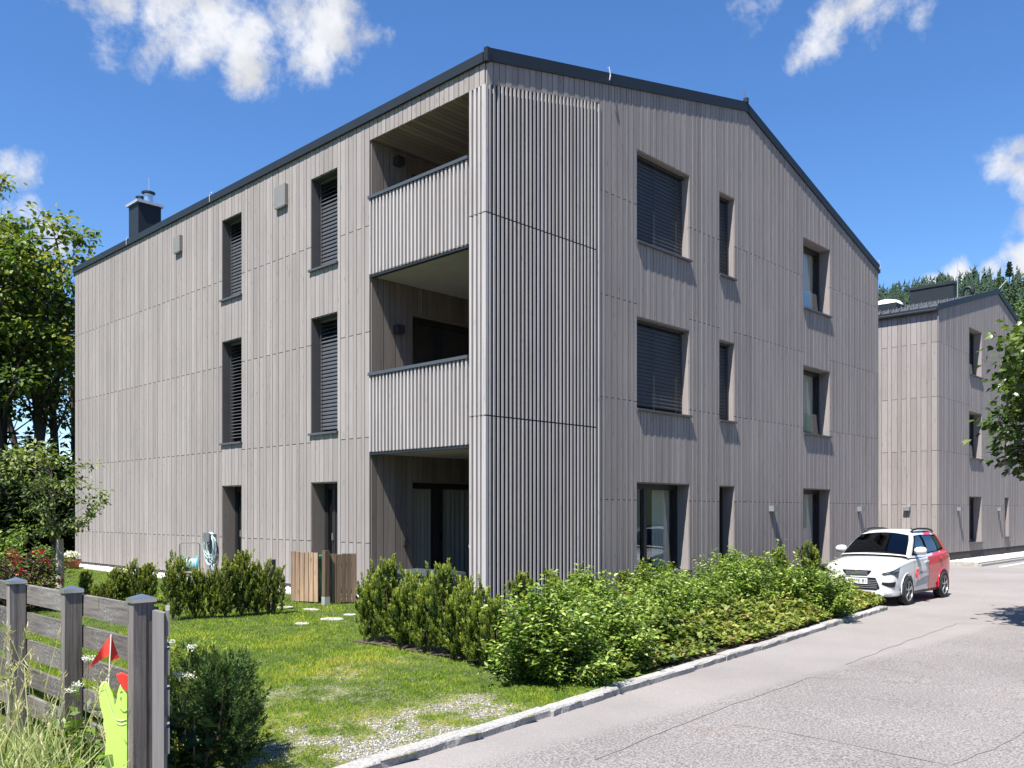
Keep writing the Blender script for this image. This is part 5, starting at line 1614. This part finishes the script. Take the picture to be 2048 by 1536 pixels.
# ------------------------------------------------------------------ garden things
def bin_screen(px0, px1, dep0, dep1, label, n, z1, tones, fixpost=None):
    a = at(px0, HY, dep0); b = at(px1, HY, dep1); a.z = b.z = 0
    root = empty('board_screen', a); tag(root, label, 'screen')
    d = (b - a); L_ = d.length; d.normalize(); q = Vector((-d.y, d.x, 0)) * .012
    mb = MB(); rg = random.Random(n)
    for k in range(n):
        u0 = L_ * k / n + .006; u1 = L_ * (k + 1) / n - .006; h = z1 + rg.uniform(-.012, .012); z0 = .02 + rg.uniform(-.01, .01)
        A = d * u0; B = d * u1
        mb.hexa([A - q + UP * z0, B - q + UP * z0, B + q + UP * z0, A + q + UP * z0, A - q + UP * h, B - q + UP * h, B + q + UP * h, A + q + UP * h], tones[k])
    mb.build('boards', M['binwood'], root)
    bb = MB()
    for z in (.2, z1 - .2):
        bb.bar(d * .02 + q * 2.9 + UP * z, d * (L_ - .02) + q * 2.9 + UP * z, .04, .06, tone=.3)
    bb.build('cross_rail', M['binwood'], root)
    if fixpost:
        p = MB(); p.box(-.045, .045, -.045, .045, .12, z1 + .06, .25); pp = p.build('post', M['binwood'], root); pp.location = d * -.02 - q * 3
        s_ = MB(); s_.box(-.05, .05, -.05, .05, -.1, .14); s_.build('post_foot', M['zinc'], pp)
    return root
bin_screen(582, 637, 15.05, 14.75, 'left wooden bin screen of orange boards toned brighter for frontal light, before the right garden door', 6, .865, [.75, .9, .95, .8, 1, .9])  # high board tones stand for light falling straight on this panel
bin_screen(652, 713, 14.55, 14.85, 'right wooden bin screen of browner boards with a post, by the loggia corner', 6, .85, [.2, .5, .35, .3, .3, .75], True)
p = at(640, HY, 15.3); root = empty('waste_bin', (p.x, p.y, 0)); tag(root, 'green wheeled waste bin showing between the two board screens', 'bin')
b = MB(); b.hexa([(-.17, -.17, .06), (.17, -.17, .06), (.17, .17, .06), (-.17, .17, .06), (-.21, -.21, .74), (.21, -.21, .74), (.21, .21, .74), (-.21, .21, .74)]); b.build('body', M['greenbin'], root)
b = MB(); b.box(-.23, .23, -.24, .22, .74, .79); b.build('lid', M['greenbin'], root)
for sx in (-1, 1):
    b = MB(); b.lathe([(0.001, -.02), (.08, -.02), (.08, .02), (.001, .02)], 14, (.14, sx * .2, .08), 'y'); b.build('wheel', M['carblack'], root)
p = ground(543, 1222); b = MB(); b.box(-.045, .045, -.045, .045, -.1, .81, .5); po = b.build('wooden_post', M['fencepost'], None); po.location = (p.x, p.y, 0)
tag(po, 'short grey square wooden post at the right end of the olive yew row', 'post')
po.rotation_euler.z = .3

# hose on its wall holder
hy, hz = 8.83, .93
h = MB(); h.box(-.19, -.03, hy - .13, hy + .13, hz, hz + .12); h.box(-.205, -.188, hy - .14, hy + .14, hz - .05, hz + .15); h.prism([(-.03, hy - .1, hz), (-.03, hy + .1, hz), (-.19, hy, hz)], (0, 0, -.08))
ho = h.build('hose_holder', M['greyplastic'], None, origin=(-.03, hy, hz)); tag(ho, 'grey plastic hose holder screwed to the wall left of the left garden door', 'hose holder')
h = MB(); g = random.Random(4)
for k in range(9):
    w = g.uniform(.13, .27); top = hz + .13 + g.uniform(0, .03); bot = hz - g.uniform(.34, .62); x = -.045 - .013 * k
    pts = []
    for i in range(25):
        t = 2 * math.pi * i / 24
        pts.append((x + .01 * math.sin(t * 2 + k), hy + w * math.sin(t) * (1.0 if math.cos(t) < .6 else .85) + g.uniform(-.004, .004), (top + bot) / 2 + (top - bot) / 2 * math.cos(t)))
    h.tube(pts, .0105, 7, cap=False)
h.tube([(-.1, hy - .05, hz - .45), (-.12, hy - .1, hz - .62), (-.13, hy - .22, hz - .68), (-.12, hy - .2, hz - .55)], .0105, 7)
tag(h.build('garden_hose', M['hose'], None, smooth=True, origin=(-.1, hy, hz)), 'pale blue garden hose hanging in long coils from the wall holder', 'garden hose')
# hose reel cart
p = at(380, HY, 18.6); root = empty('hose_reel', (p.x, p.y, .0), -.5); tag(root, 'turquoise hose reel cart with grey tubular handle behind the olive yews', 'hose reel')
b = MB()
for s_ in (-1, 1): b.tube([(s_ * .2, .1, .0), (s_ * .2, -.05, .45), (s_ * .2, -.12, .86)], .013, 8)
b.tube([(-.2, -.12, .86), (-.16, -.125, .9), (.16, -.125, .9), (.2, -.12, .86)], .013, 8); b.build('frame', M['ventgrey'], root)
for s_ in (-1, 1):
    b = MB(); b.lathe([(.06, s_ * .15 - .012), (.205, s_ * .15 - .012), (.205, s_ * .15 + .012), (.06, s_ * .15 + .012)], 24, (0, 0, .42), 'x'); b.build('reel_disc', M['turq'], root)
b = MB()
for k in range(9): b.tube([(-.12 + .03 * k, .13 * math.cos(t), .42 + .13 * math.sin(t)) for t in [i * math.pi / 10 for i in range(21)]], .015, 6, cap=False)
b.build('wound_hose', M['hose'], root, smooth=True)
# flower pot
p = ground(143, 1138, 0); root = empty('flower_pot', (p.x, p.y, 0)); tag(root, 'terracotta pot with white flowers at the left corner of the near house', 'flower pot')
b = MB(); b.lathe([(.001, 0), (.15, 0), (.18, .06), (.235, .22), (.25, .225), (.25, .265), (.22, .265), (.205, .2), (.001, .2)], 22); b.build('pot', M['terra'], root, smooth=False)
V, F, T, st = bush_mesh(800, .2, .2, .26, 260, .06, 24)
V = V + np.array([0, 0, .2]); np_mesh('foliage', V, F, T, M['apple'], root)
g = np.random.default_rng(2); n = 150; a = g.uniform(0, 6.28, n); r_ = .22 * np.sqrt(g.random(n)); P = np.stack([r_ * np.cos(a), r_ * np.sin(a), .3 + .16 * np.sqrt(np.maximum(0, 1 - (r_ / .24) ** 2)) * g.uniform(.6, 1.1, n)], 1)
V, F = scatter(LEAF6, LEAF6F, frames(g.normal(size=(n, 3)) + np.array([0, 0, .5])) * .06, P); np_mesh('flowers', V, F, np.repeat(g.random(n), 2), M['whitepetal'], root)
# stepping stones and the white stone in the yews
for k, (px, py, sx, sy, lb) in enumerate(((664, 1240, .20, .24, 'largest pale stepping stone in the lawn, right of the middle'), (605, 1249, .13, .16, 'small pale stepping stone nearest the viewer'), (700, 1231, .12, .15, 'small pale stepping stone closest to the yew row by the bed'), (571, 1215, .15, .2, 'pale stepping stone beside the short wooden post'), (623, 1219, .14, .24, 'worn stepping stone in front of the board screens'))):
    p = ground(px, py); g = random.Random(k); n = 11; ring = [(sx * math.cos(6.283 * i / n) * g.uniform(.6, .9), sy * math.sin(6.283 * i / n) * g.uniform(.6, .9)) for i in range(n)]
    b = MB(); b.prism([(x, y, -.04) for x, y in ring], (0, 0, .052)); o = b.build('stepping_stone', M['rock']); o.location = (p.x, p.y, lawn_z(p.x, p.y)); tag(o, lb, 'stepping stone', 'stepping stones in the lawn')
bm = bmesh.new(); bmesh.ops.create_icosphere(bm, subdivisions=3, radius=.09)
for v in bm.verts: v.co *= 1 + .25 * mnoise.noise(v.co * 14); 
me = bpy.data.meshes.new('white_stone'); bm.to_mesh(me); bm.free(); me.materials.append(M['rock'])
p = at(938, HY, 9.35); o = link(bpy.data.objects.new('white_stone', me)); o.location = (p.x, p.y, .40); o.scale = (1, .8, 1.3); tag(o, 'rounded white stone showing among the yews by the batten screen', 'stone')
o.location.z = .08; o.scale = (1.4, 1.2, 1.1)
# storage box and folding chair in the loggia
root = empty('storage_box', (-.02, .86, .0)); tag(root, 'anthracite garden storage box with panelled lid in front of the loggia', 'storage box')
root.location = (-.46, .99, .0)
b = MB(); b.box(-.30, .32, -.62, .50, .02, .56); b.build('body', M['boxgrey'], root)
b = MB(); b.box(-.33, .35, -.65, .53, .56, .595)
for k in range(4): b.box(-.31 + .165 * k, -.17 + .165 * k, -.63, .51, .595, .607)
b.build('lid', M['boxgrey'], root)
root = empty('folding_chair', (.62, .62, .11), .3); tag(root, 'folding chair with yellow cushion standing behind the storage box', 'chair')
b = MB()
for s_ in (-1, 1):
    b.tube([(s_ * .2, -.25, 0), (s_ * .2, .12, .62), (s_ * .2, .22, .88)], .012, 7); b.tube([(s_ * .17, .25, 0), (s_ * .17, -.2, .46)], .012, 7)
b.tube([(-.2, .22, .88), (.2, .22, .88)], .012, 7); b.build('frame', M['zinc'], root)
b = MB(); b.box(-.19, .19, -.2, .2, .44, .5); b.build('cushion', M['cushion'], root)
b = MB()
for k in range(4): b.bar((-.19, .125 + .03 * k, .63 + .07 * k), (.19, .125 + .03 * k, .63 + .07 * k), .012, .045)
b.build('backrest', M['stake'], root)

# ------------------------------------------------------------------ parked car
def car():
    SX, SY, SZ = .81, .81, .915
    X0, YC, Z0 = 7.865, -2.62, road_z(8.5)
    root = empty('parked_car', (X0 + 2.18 * SX, YC, Z0)); tag(root, 'white compact suv with red rear doors and dark glass parked nose-in by the shrubs', 'car')
    C = lambda s, l, z: Vector(((s - 2.18) * SX, l * SY, z * SZ))
    # stations: s, half width, bottom, shoulder z, top z, top inner width factor
    ST = [(.00, .60, .30, .73, .80), (.04, .74, .24, .77, .85), (.12, .83, .21, .80, .905), (.25, .88, .20, .84, .945), (.45, .905, .20, .885, .975), (.85, .915, .20, .93, 1.02),
          (1.2, .915, .20, .965, 1.05), (1.6, .91, .20, .985, 1.06), (2.2, .91, .20, 1.005, 1.07), (3.0, .912, .20, 1.04, 1.09), (3.5, .915, .21, 1.07, 1.11), (3.85, .90, .25, 1.08, 1.12), (4.15, .86, .31, 1.05, 1.10), (4.32, .79, .36, .96, 1.04), (4.37, .66, .42, .85, .95)]
    S = [a[0] for a in ST]
    def stn(s):
        for i in range(len(ST) - 1):
            if s <= S[i + 1] or i == len(ST) - 2:
                t = (s - S[i]) / (S[i + 1] - S[i])
                p0, p1, p2, p3 = ST[max(i - 1, 0)], ST[i], ST[i + 1], ST[min(i + 2, len(ST) - 1)]
                r_ = []
                for k in range(1, 5):
                    m1 = (p2[k] - p0[k]) / max(1e-6, p2[0] - p0[0]) * (p2[0] - p1[0]); m2 = (p3[k] - p1[k]) / max(1e-6, p3[0] - p1[0]) * (p2[0] - p1[0])
                    t2, t3 = t * t, t ** 3
                    r_.append((2 * t3 - 3 * t2 + 1) * p1[k] + (t3 - 2 * t2 + t) * m1 + (-2 * t3 + 3 * t2) * p2[k] + (t3 - t2) * m2)
                return r_
    def ring(s):
        w, zb, zs, zt = stn(s)
        h = zs - zb
        pts = [(0, zb), (w * .6, zb), (w - .09, zb + .005), (w - .035, zb + .035), (w - .022, zb + .10), (w - .030, zb + .16), (w - .012, zb + .22), (w - .004, zb + h * .45), (w, zb + h * .62), (w - .004, zs - .10),
               (w - .016, zs - .055), (w - .012, zs - .03), (w - .022, zs), (w - .05, zs + .025), (w - .10, zs + (zt - zs) * .45), (w - .24, zs + (zt - zs) * .78), (w * .5, zt - .006), (w * .25, zt), (0, zt + .004)]
        return pts
    NR = 19
    ss = sorted(set(list(np.linspace(0, .3, 9)) + list(np.linspace(.3, 4.1, 58)) + list(np.linspace(4.1, 4.37, 8)) + [2.36]))
    mb = MB(); vs = []
    for s in ss:
        half = ring(s)
        full = [(-l, z) for l, z in half] + [(l, z) for l, z in half[-2:0:-1]]
        vs += [C(s, l, z) for l, z in full]
    nf = 2 * NR - 2
    fw, rd = [], []
    for i in range(len(ss) - 1):
        mid = (ss[i] + ss[i + 1]) / 2
        for k in range(nf):
            f = (i * nf + k, i * nf + (k + 1) % nf, (i + 1) * nf + (k + 1) % nf, (i + 1) * nf + k)
            (rd if mid > 2.36 else fw).append(f)
    caps = [tuple(range(nf))]; capr = [tuple((len(ss) - 1) * nf + k for k in range(nf))]
    b0 = len(mb.v); mb.v.extend([tuple(v) for v in vs])
    for f, m_ in [(f, 0) for f in fw + caps] + [(f, 1) for f in rd + capr]:
        mb.f.append(f); mb.t.append(.5); mb.m.append(m_)
    body = mb.build('body', [M['carwhite'], M['carred']], root, smooth=True)
    es = body.modifiers.new('edges', 'EDGE_SPLIT'); es.split_angle = R(38)
    # greenhouse
    PR = [(1.02, 1.05), (1.25, 1.20), (1.5, 1.355), (1.75, 1.49), (1.9, 1.545), (2.2, 1.60), (2.6, 1.615), (3.1, 1.605), (3.5, 1.575), (3.8, 1.53), (3.95, 1.47), (4.1, 1.30), (4.22, 1.10)]
    def hz(s):
        for (a, b), (c, d) in zip(PR, PR[1:]):
            if s <= c: return b + (d - b) * (s - a) / (c - a)
        return PR[-1][1]
    def wz(s, z):
        w = .875 - (z - 1.04) * .40 - max(0, (z - 1.40)) * .28
        if s > 3.2: w -= (s - 3.2) * .09
        if s < 1.5: w -= (1.5 - s) * .04
        return w
    cb = MB(); vs = []; n = 0
    cs = list(np.linspace(1.02, 4.22, 50)) 
    for s in cs:
        h = max(hz(s), 1.06); zb_ = 1.02
        q = []
        for t in (0, .25, .5, .75, .9): q.append((wz(s, zb_ + (h - zb_ - .0) * t), zb_ + (h - zb_ - .02) * t))
        we = wz(s, h)
        q += [(we - .015, h - .012), (we - .06, h + .004), (we * .66, h + .018), (we * .33, h + .026), (0, h + .028)]
        full = [(-l, z) for l, z in q] + [(l, z) for l, z in q[-2::-1]]
        n = len(full); vs += [C(s, l, z) for l, z in full]
    b0 = len(cb.v); cb.v.extend([tuple(v) for v in vs])
    for i in range(len(cs) - 1):
        for k in range(n - 1):
            side = k < 5 or k >= n - 6
            red = side and (cs[i] > 2.75 or False) and not (3.30 < cs[i] < 3.48)
            cb.f.append((i * n + k, i * n + k + 1, (i + 1) * n + k + 1, (i + 1) * n + k)); cb.t.append(.5); cb.m.append(1 if red else 0)
    cabin = cb.build('cabin', [M['carwhite'], M['carred']], root, smooth=True)
    es = cabin.modifiers.new('edges', 'EDGE_SPLIT'); es.split_angle = R(40)
    def patch(name, corners, fn, mat, parent=root, n=8, off=0, smooth=True, thick=0):
        (a, b, c, d) = corners; p = MB(); vs = []; fs = []
        for i in range(n + 1):
            for j in range(n + 1):
                u, v = i / n, j / n
                x = a[0] * (1 - u) * (1 - v) + b[0] * u * (1 - v) + c[0] * u * v + d[0] * (1 - u) * v
                y = a[1] * (1 - u) * (1 - v) + b[1] * u * (1 - v) + c[1] * u * v + d[1] * (1 - u) * v
                vs.append(fn(x, y))
        for i in range(n):
            for j in range(n): fs.append((i * (n + 1) + j, (i + 1) * (n + 1) + j, (i + 1) * (n + 1) + j + 1, i * (n + 1) + j + 1))
        p.add(vs, fs); c0 = sum((Vector(v) for v in vs), Vector()) / len(vs)
        f0 = fs[len(fs) // 2]; nn = (Vector(vs[f0[1]]) - Vector(vs[f0[0]])).cross(Vector(vs[f0[2]]) - Vector(vs[f0[0]]))
        if nn.dot(c0 - C(2.4, 0, .8)) < 0: p.f = [tuple(reversed(f)) for f in p.f]
        return p.build(name, M[mat], parent, smooth=smooth, fix=False)
    # screen: u across -1..1, v is station
    def wsf(u, s, o=.014):
        h = hz(s); w = wz(s, h) - .075
        return C(s - o * .6, u * w, h + .055 * (1 - u * u) + .004 + o)
    patch('screen_surround', [(-1.05, 1.06), (1.05, 1.06), (1.05, 1.80), (-1.05, 1.80)], lambda u, s: wsf(u, s, .006), 'carinside', n=12)
    patch('windscreen', [(-1, 1.10), (1, 1.10), (1, 1.775), (-1, 1.775)], lambda u, s: wsf(u, s, .014), 'carglass', n=12)
    patch('rear_window', [(-.9, 3.98), (.9, 3.98), (.9, 4.17), (-.9, 4.17)], lambda u, s: C(s + .015, u * (wz(s, hz(s)) - .04), hz(s) + .03), 'carglass')
    for sg in (-1, 1):
        def sf(s, z, o=.006): return C(s, sg * (wz(s, z) + o + .004), z)
        patch('window_surround', [(1.28, 1.075), (2.42, 1.09), (2.42, 1.515), (1.94, 1.50)], lambda s, z: sf(s, z, .003), 'carinside')
        patch('window_surround', [(2.42, 1.09), (3.86, 1.15), (3.62, 1.50), (2.42, 1.515)], lambda s, z: sf(s, z, .003), 'carinside')
        patch('door_window', [(1.42, 1.10), (2.33, 1.11), (2.31, 1.49), (1.98, 1.48)], sf, 'carglass')
        patch('door_window', [(2.50, 1.115), (3.24, 1.14), (3.16, 1.49), (2.48, 1.495)], sf, 'carglass')
        patch('quarter_window', [(3.31, 1.15), (3.76, 1.20), (3.56, 1.45), (3.23, 1.485)], sf, 'carglass')
        m = MB(); m.lathe([(.001, -.13), (.05, -.125), (.085, -.08), (.095, 0), (.085, .07), (.05, .1), (.001, .105)], 14)
        o = m.build('mirror', M['carwhite'], root, smooth=True); o.location = C(1.50, sg * 1.02, 1.175); o.scale = (.9, 1.25, .78); o.rotation_euler = (R(90), 0, 0)
        o.scale = (.95, .9, 1.0)
        m = MB(); m.bar((0, 0, 0), (0, -sg * .16, -.05), .08, .05); a_ = m.build('mirror_arm', M['carblack'], o, fix=False); a_.parent = root; a_.location = C(1.52, sg * .98, 1.12)
        rl = MB(); rl.tube([C(2.02, sg * .585, 1.585), C(2.12, sg * .59, 1.63), C(2.5, sg * .60, 1.655), C(3.2, sg * .585, 1.645), C(3.62, sg * .56, 1.60), C(3.7, sg * .55, 1.57)], .022, 7); rl.build('roof_rail', M['carblack'], root, smooth=True)
        # wheel, arch
        for sw in (.87, 3.50):
            yo = sg * (.905 * SY)
            xw = (sw - 2.18) * SX; rw = .285
            a = MB(); a.lathe([(.001, 0), (rw * 1.13, 0), (rw * 1.13, sg * .02), (.001, sg * .02)], 30, (xw, sg * .905 * SY - sg * .012, rw + .02), 'y'); a.build('wheel_arch', M['carblack'], root)
            l = MB(); l.tube([(xw + rw * 1.17 * math.cos(t), sg * .905 * SY + sg * .004, rw + .02 + rw * 1.17 * math.sin(t)) for t in [R(-12) + R(204) * i / 24 for i in range(25)]], .013, 6); l.build('arch_lip', M['carwhite' if sw < 2 else 'carred'], root, smooth=True)
            w = MB(); w.lathe([(rw * .70, -sg * .01), (rw * .78, sg * .018), (rw * .93, sg * .014), (rw, -sg * .02), (rw, -sg * .16), (rw * .8, -sg * .18)], 34, (0, 0, 0), 'y')
            wo_ = w.build('wheel', M['tyre'], root, smooth=True); wo_.location = (xw, yo + sg * .022, rw)
            d = MB(); d.lathe([(.001, -sg * .045), (rw * .72, -sg * .045), (rw * .72, -sg * .10)], 30, (0, 0, 0), 'y'); d.build('hub', M['carblack'], wo_)
            r_ = MB(); r_.lathe([(rw * .70, -sg * .03), (rw * .71, sg * .012), (rw * .67, sg * .012), (rw * .65, -sg * .03)], 34, (0, 0, 0), 'y')
            r_.lathe([(.001, sg * .004), (rw * .13, sg * .002), (rw * .14, -sg * .03)], 16, (0, 0, 0), 'y')
            for k in range(5):
                t = 2 * math.pi * k / 5 + .3
                for dt in (-.20, .20):
                    m1 = Vector((math.cos(t) * rw * .38, 0, math.sin(t) * rw * .38)); e1 = Vector((math.cos(t + dt) * rw * .68, 0, math.sin(t + dt) * rw * .68))
                    r_.bar(m1, e1, .015, .016, (0, 1, 0))
                r_.bar((0, 0, 0), (math.cos(t) * rw * .4, 0, math.sin(t) * rw * .4), .022, .02, (0, 1, 0))
            r_.build('rim', M['rim'], wo_)
        # lamps on the nose corner: patch in (station, ring position)
        def bp(s, k, o=.008):
            rr = ring(s); i = min(NR - 2, int(k)); t = k - i
            l, z = rr[i][0] + (rr[i + 1][0] - rr[i][0]) * t, rr[i][1] + (rr[i + 1][1] - rr[i][1]) * t
            r2 = ring(s + .02); l2 = r2[i][0] + (r2[i + 1][0] - r2[i][0]) * t
            nx, ny = -(l2 - l) / .02, 1.0; q = math.hypot(nx, ny)
            return C(s + nx / q * o, sg * (l + ny / q * o), z)
        patch('headlight', [(.004, 11.4), (.46, 10.9), (.28, 8.0), (.015, 9.6)], bp, 'lampglass', n=12)
        patch('running_light', [(.03, 10.8), (.36, 9.7), (.35, 9.3), (.03, 10.3)], lambda s, k: bp(s, k, .012), 'chrome', n=8)
        patch('fog_intake', [(.004, 7.5), (.20, 7.6), (.17, 6.0), (.006, 5.6)], bp, 'carblack', n=8)
        patch('tail_light', [(4.05, 12.8), (4.33, 12.0), (4.33, 9.6), (4.1, 10.6)], bp, 'red', n=6)
        # livery: grey skirt stripe and red strake; a grey strip paints the crease's shade
        patch('side_stripe', [(1.32, 4.9), (2.35, 5.8), (2.35, 7.2), (1.55, 6.6)], lambda s, k: bp(s, k, .004), 'cargrey', n=10)
        patch('crease_shade_strip', [(1.28, 10.05), (2.35, 10.05), (2.35, 10.25), (1.28, 10.3)], lambda s, k: bp(s, k, .003), 'cargrey', n=8)
        patch('sill_trim', [(1.3, 3.0), (3.08, 3.0), (3.08, 3.7), (1.3, 3.7)], lambda s, k: bp(s, k, .006), 'carblack', n=8)
        for s0 in (1.35, 2.37):
            patch('door_gap', [(s0, 4.0), (s0 + .012, 4.0), (s0 + .012, 12.3), (s0, 12.3)], lambda s, k: bp(s, k, .003), 'carblack', n=10)
        for s0, mm in ((2.12, 'carwhite'), (3.15, 'carred')):
            h = MB(); a = bp(s0, 9.2, .02); b = bp(s0 + .2, 9.25, .02); h.bar(a, b, .025, .03); h.build('door_handle', M[mm], root)
    patch('bonnet_gap', [(.16, 13.9), (1.06, 14.0), (1.06, 14.1), (.16, 14.0)], lambda s, k: bp(s, k, .004), 'carblack', n=10)
    # nose
    xf = lambda z: -.004
    def front(name, pts, mat, x=-.010, th=.02, parent=root):
        p = MB(); p.prism([C(x, l, z) for l, z in pts], (th, 0, 0)); return p.build(name, M[mat], parent)
    gr = front('grille', [(-.36, .775), (.36, .775), (.30, .70), (.22, .67), (-.22, .67), (-.30, .70)], 'carblack', -.016, .03)
    s_ = MB()
    for z in (.69, .715, .74): s_.bar(C(-.022, -.27, z), C(-.022, .27, z), .008, .008)
    s_.build('grille_bars', M['cargrey'], gr)
    em = MB(); em.bar(C(-.026, -.04, .70), C(-.026, .04, .76), .01, .018); em.bar(C(-.026, -.04, .725), C(-.026, .02, .77), .01, .012); em.build('badge', M['chrome'], gr)
    lg = front('lower_grille', [(-.46, .62), (.46, .62), (.56, .40), (.48, .35), (-.48, .35), (-.56, .40)], 'carblack', -.012, .03)
    s_ = MB()
    for z in (.40, .44, .48, .52, .56): s_.bar(C(-.018, -.5, z), C(-.018, .5, z), .006, .01)
    s_.build('grille_bars', M['cargrey'], lg)
    front('bumper_lip', [(-.60, .34), (.60, .34), (.66, .25), (.5, .21), (-.5, .21), (-.66, .25)], 'carwhite', -.03, .06)
    front('skid_slot', [(-.36, .315), (.36, .315), (.32, .275), (-.32, .275)], 'carblack', -.036, .02)
    pl = front('licence_plate', [(-.27, .60), (.27, .60), (.27, .48), (-.27, .48)], 'white', -.034, .02)
    def text(body, name, size, mat, loc, rot, parent, ext=.001):
        cu = bpy.data.curves.new(name, 'FONT'); cu.body = body; cu.size = size; cu.extrude = ext; cu.align_x = 'CENTER'; cu.align_y = 'CENTER'; cu.materials.append(M[mat])
        tmp = bpy.data.objects.new('lettering', cu); col.objects.link(tmp)
        me = bpy.data.meshes.new_from_object(tmp.evaluated_get(bpy.context.evaluated_depsgraph_get())); bpy.data.objects.remove(tmp); bpy.data.curves.remove(cu)
        o = link(bpy.data.objects.new(name, me), parent); o.location = loc; o.rotation_euler = rot; return o
    t = text('HOME 81', 'plate_text', .105, 'carblack', C(-.037, 0, .54), (R(90), 0, R(-90)), pl)
    # door logo (near side): red open ring and grey lettering
    yl = -(.912 * SY) - .008
    lg_ = MB(); cx_, cz_ = (1.52 - 2.18) * SX, .67 * SZ
    lg_.tube([(cx_ + .075 * math.cos(t), yl, cz_ + .085 * math.sin(t)) for t in [R(60) + R(285) * i / 20 for i in range(21)]], .009, 6)
    lg_.bar((cx_ + .01, yl, cz_ + .03), (cx_ + .075, yl, cz_ + .115), .014, .006); lg_.build('door_logo', M['red'], root)
    text('innerhofer', 'door_lettering', .125, 'cargrey', (cx_ + .41, yl, cz_ + .01), (R(90), 0, 0), root)
    # interior
    i_ = MB()
    for l in (-.38, .38):
        i_.hexa([C(2.1, l - .22, .6), C(2.6, l - .22, .6), C(2.6, l + .22, .6), C(2.1, l + .22, .6), C(2.55, l - .2, 1.22), C(2.68, l - .2, 1.22), C(2.68, l + .2, 1.22), C(2.55, l + .2, 1.22)])
        i_.hexa([C(2.62, l - .12, 1.24), C(2.7, l - .12, 1.24), C(2.7, l + .12, 1.24), C(2.62, l + .12, 1.24), C(2.63, l - .1, 1.42), C(2.7, l - .1, 1.42), C(2.7, l + .1, 1.42), C(2.63, l + .1, 1.42)])
    i_.build('seats', M['carblack'], root)
    for o in list(root.children):
        pass
    an = MB(); an.prism([C(3.55, -.01, 1.59), C(3.75, -.01, 1.58), C(3.72, -.01, 1.65)], (0, .02, 0)); an.build('antenna', M['carblack'], root)
car()

print('objects', len(bpy.data.objects), 'verts', sum(len(m.vertices) for m in bpy.data.meshes))

mb = MB(); vs = []; fs = []; nA, nT = 41, 8
for i in range(nA):
    a = R(4 - 165 * i / (nA - 1))
    for j in range(nT):
        t = j / (nT - 1); d = 90 + 420 * t
        vs.append((math.cos(a) * d, math.sin(a) * d, -.7 + t ** .8 * 520 * (.17 + .04 * math.sin(i * .9) + .02 * math.sin(i * 2.3)) ))
for i in range(nA - 1):
    for j in range(nT - 1):
        k = i * nT + j; fs.append((k, k + 1, k + nT + 1, k + nT))
mb.add(vs, fs); tag(mb.build('hill', M['hillground'], smooth=True), kind='structure')
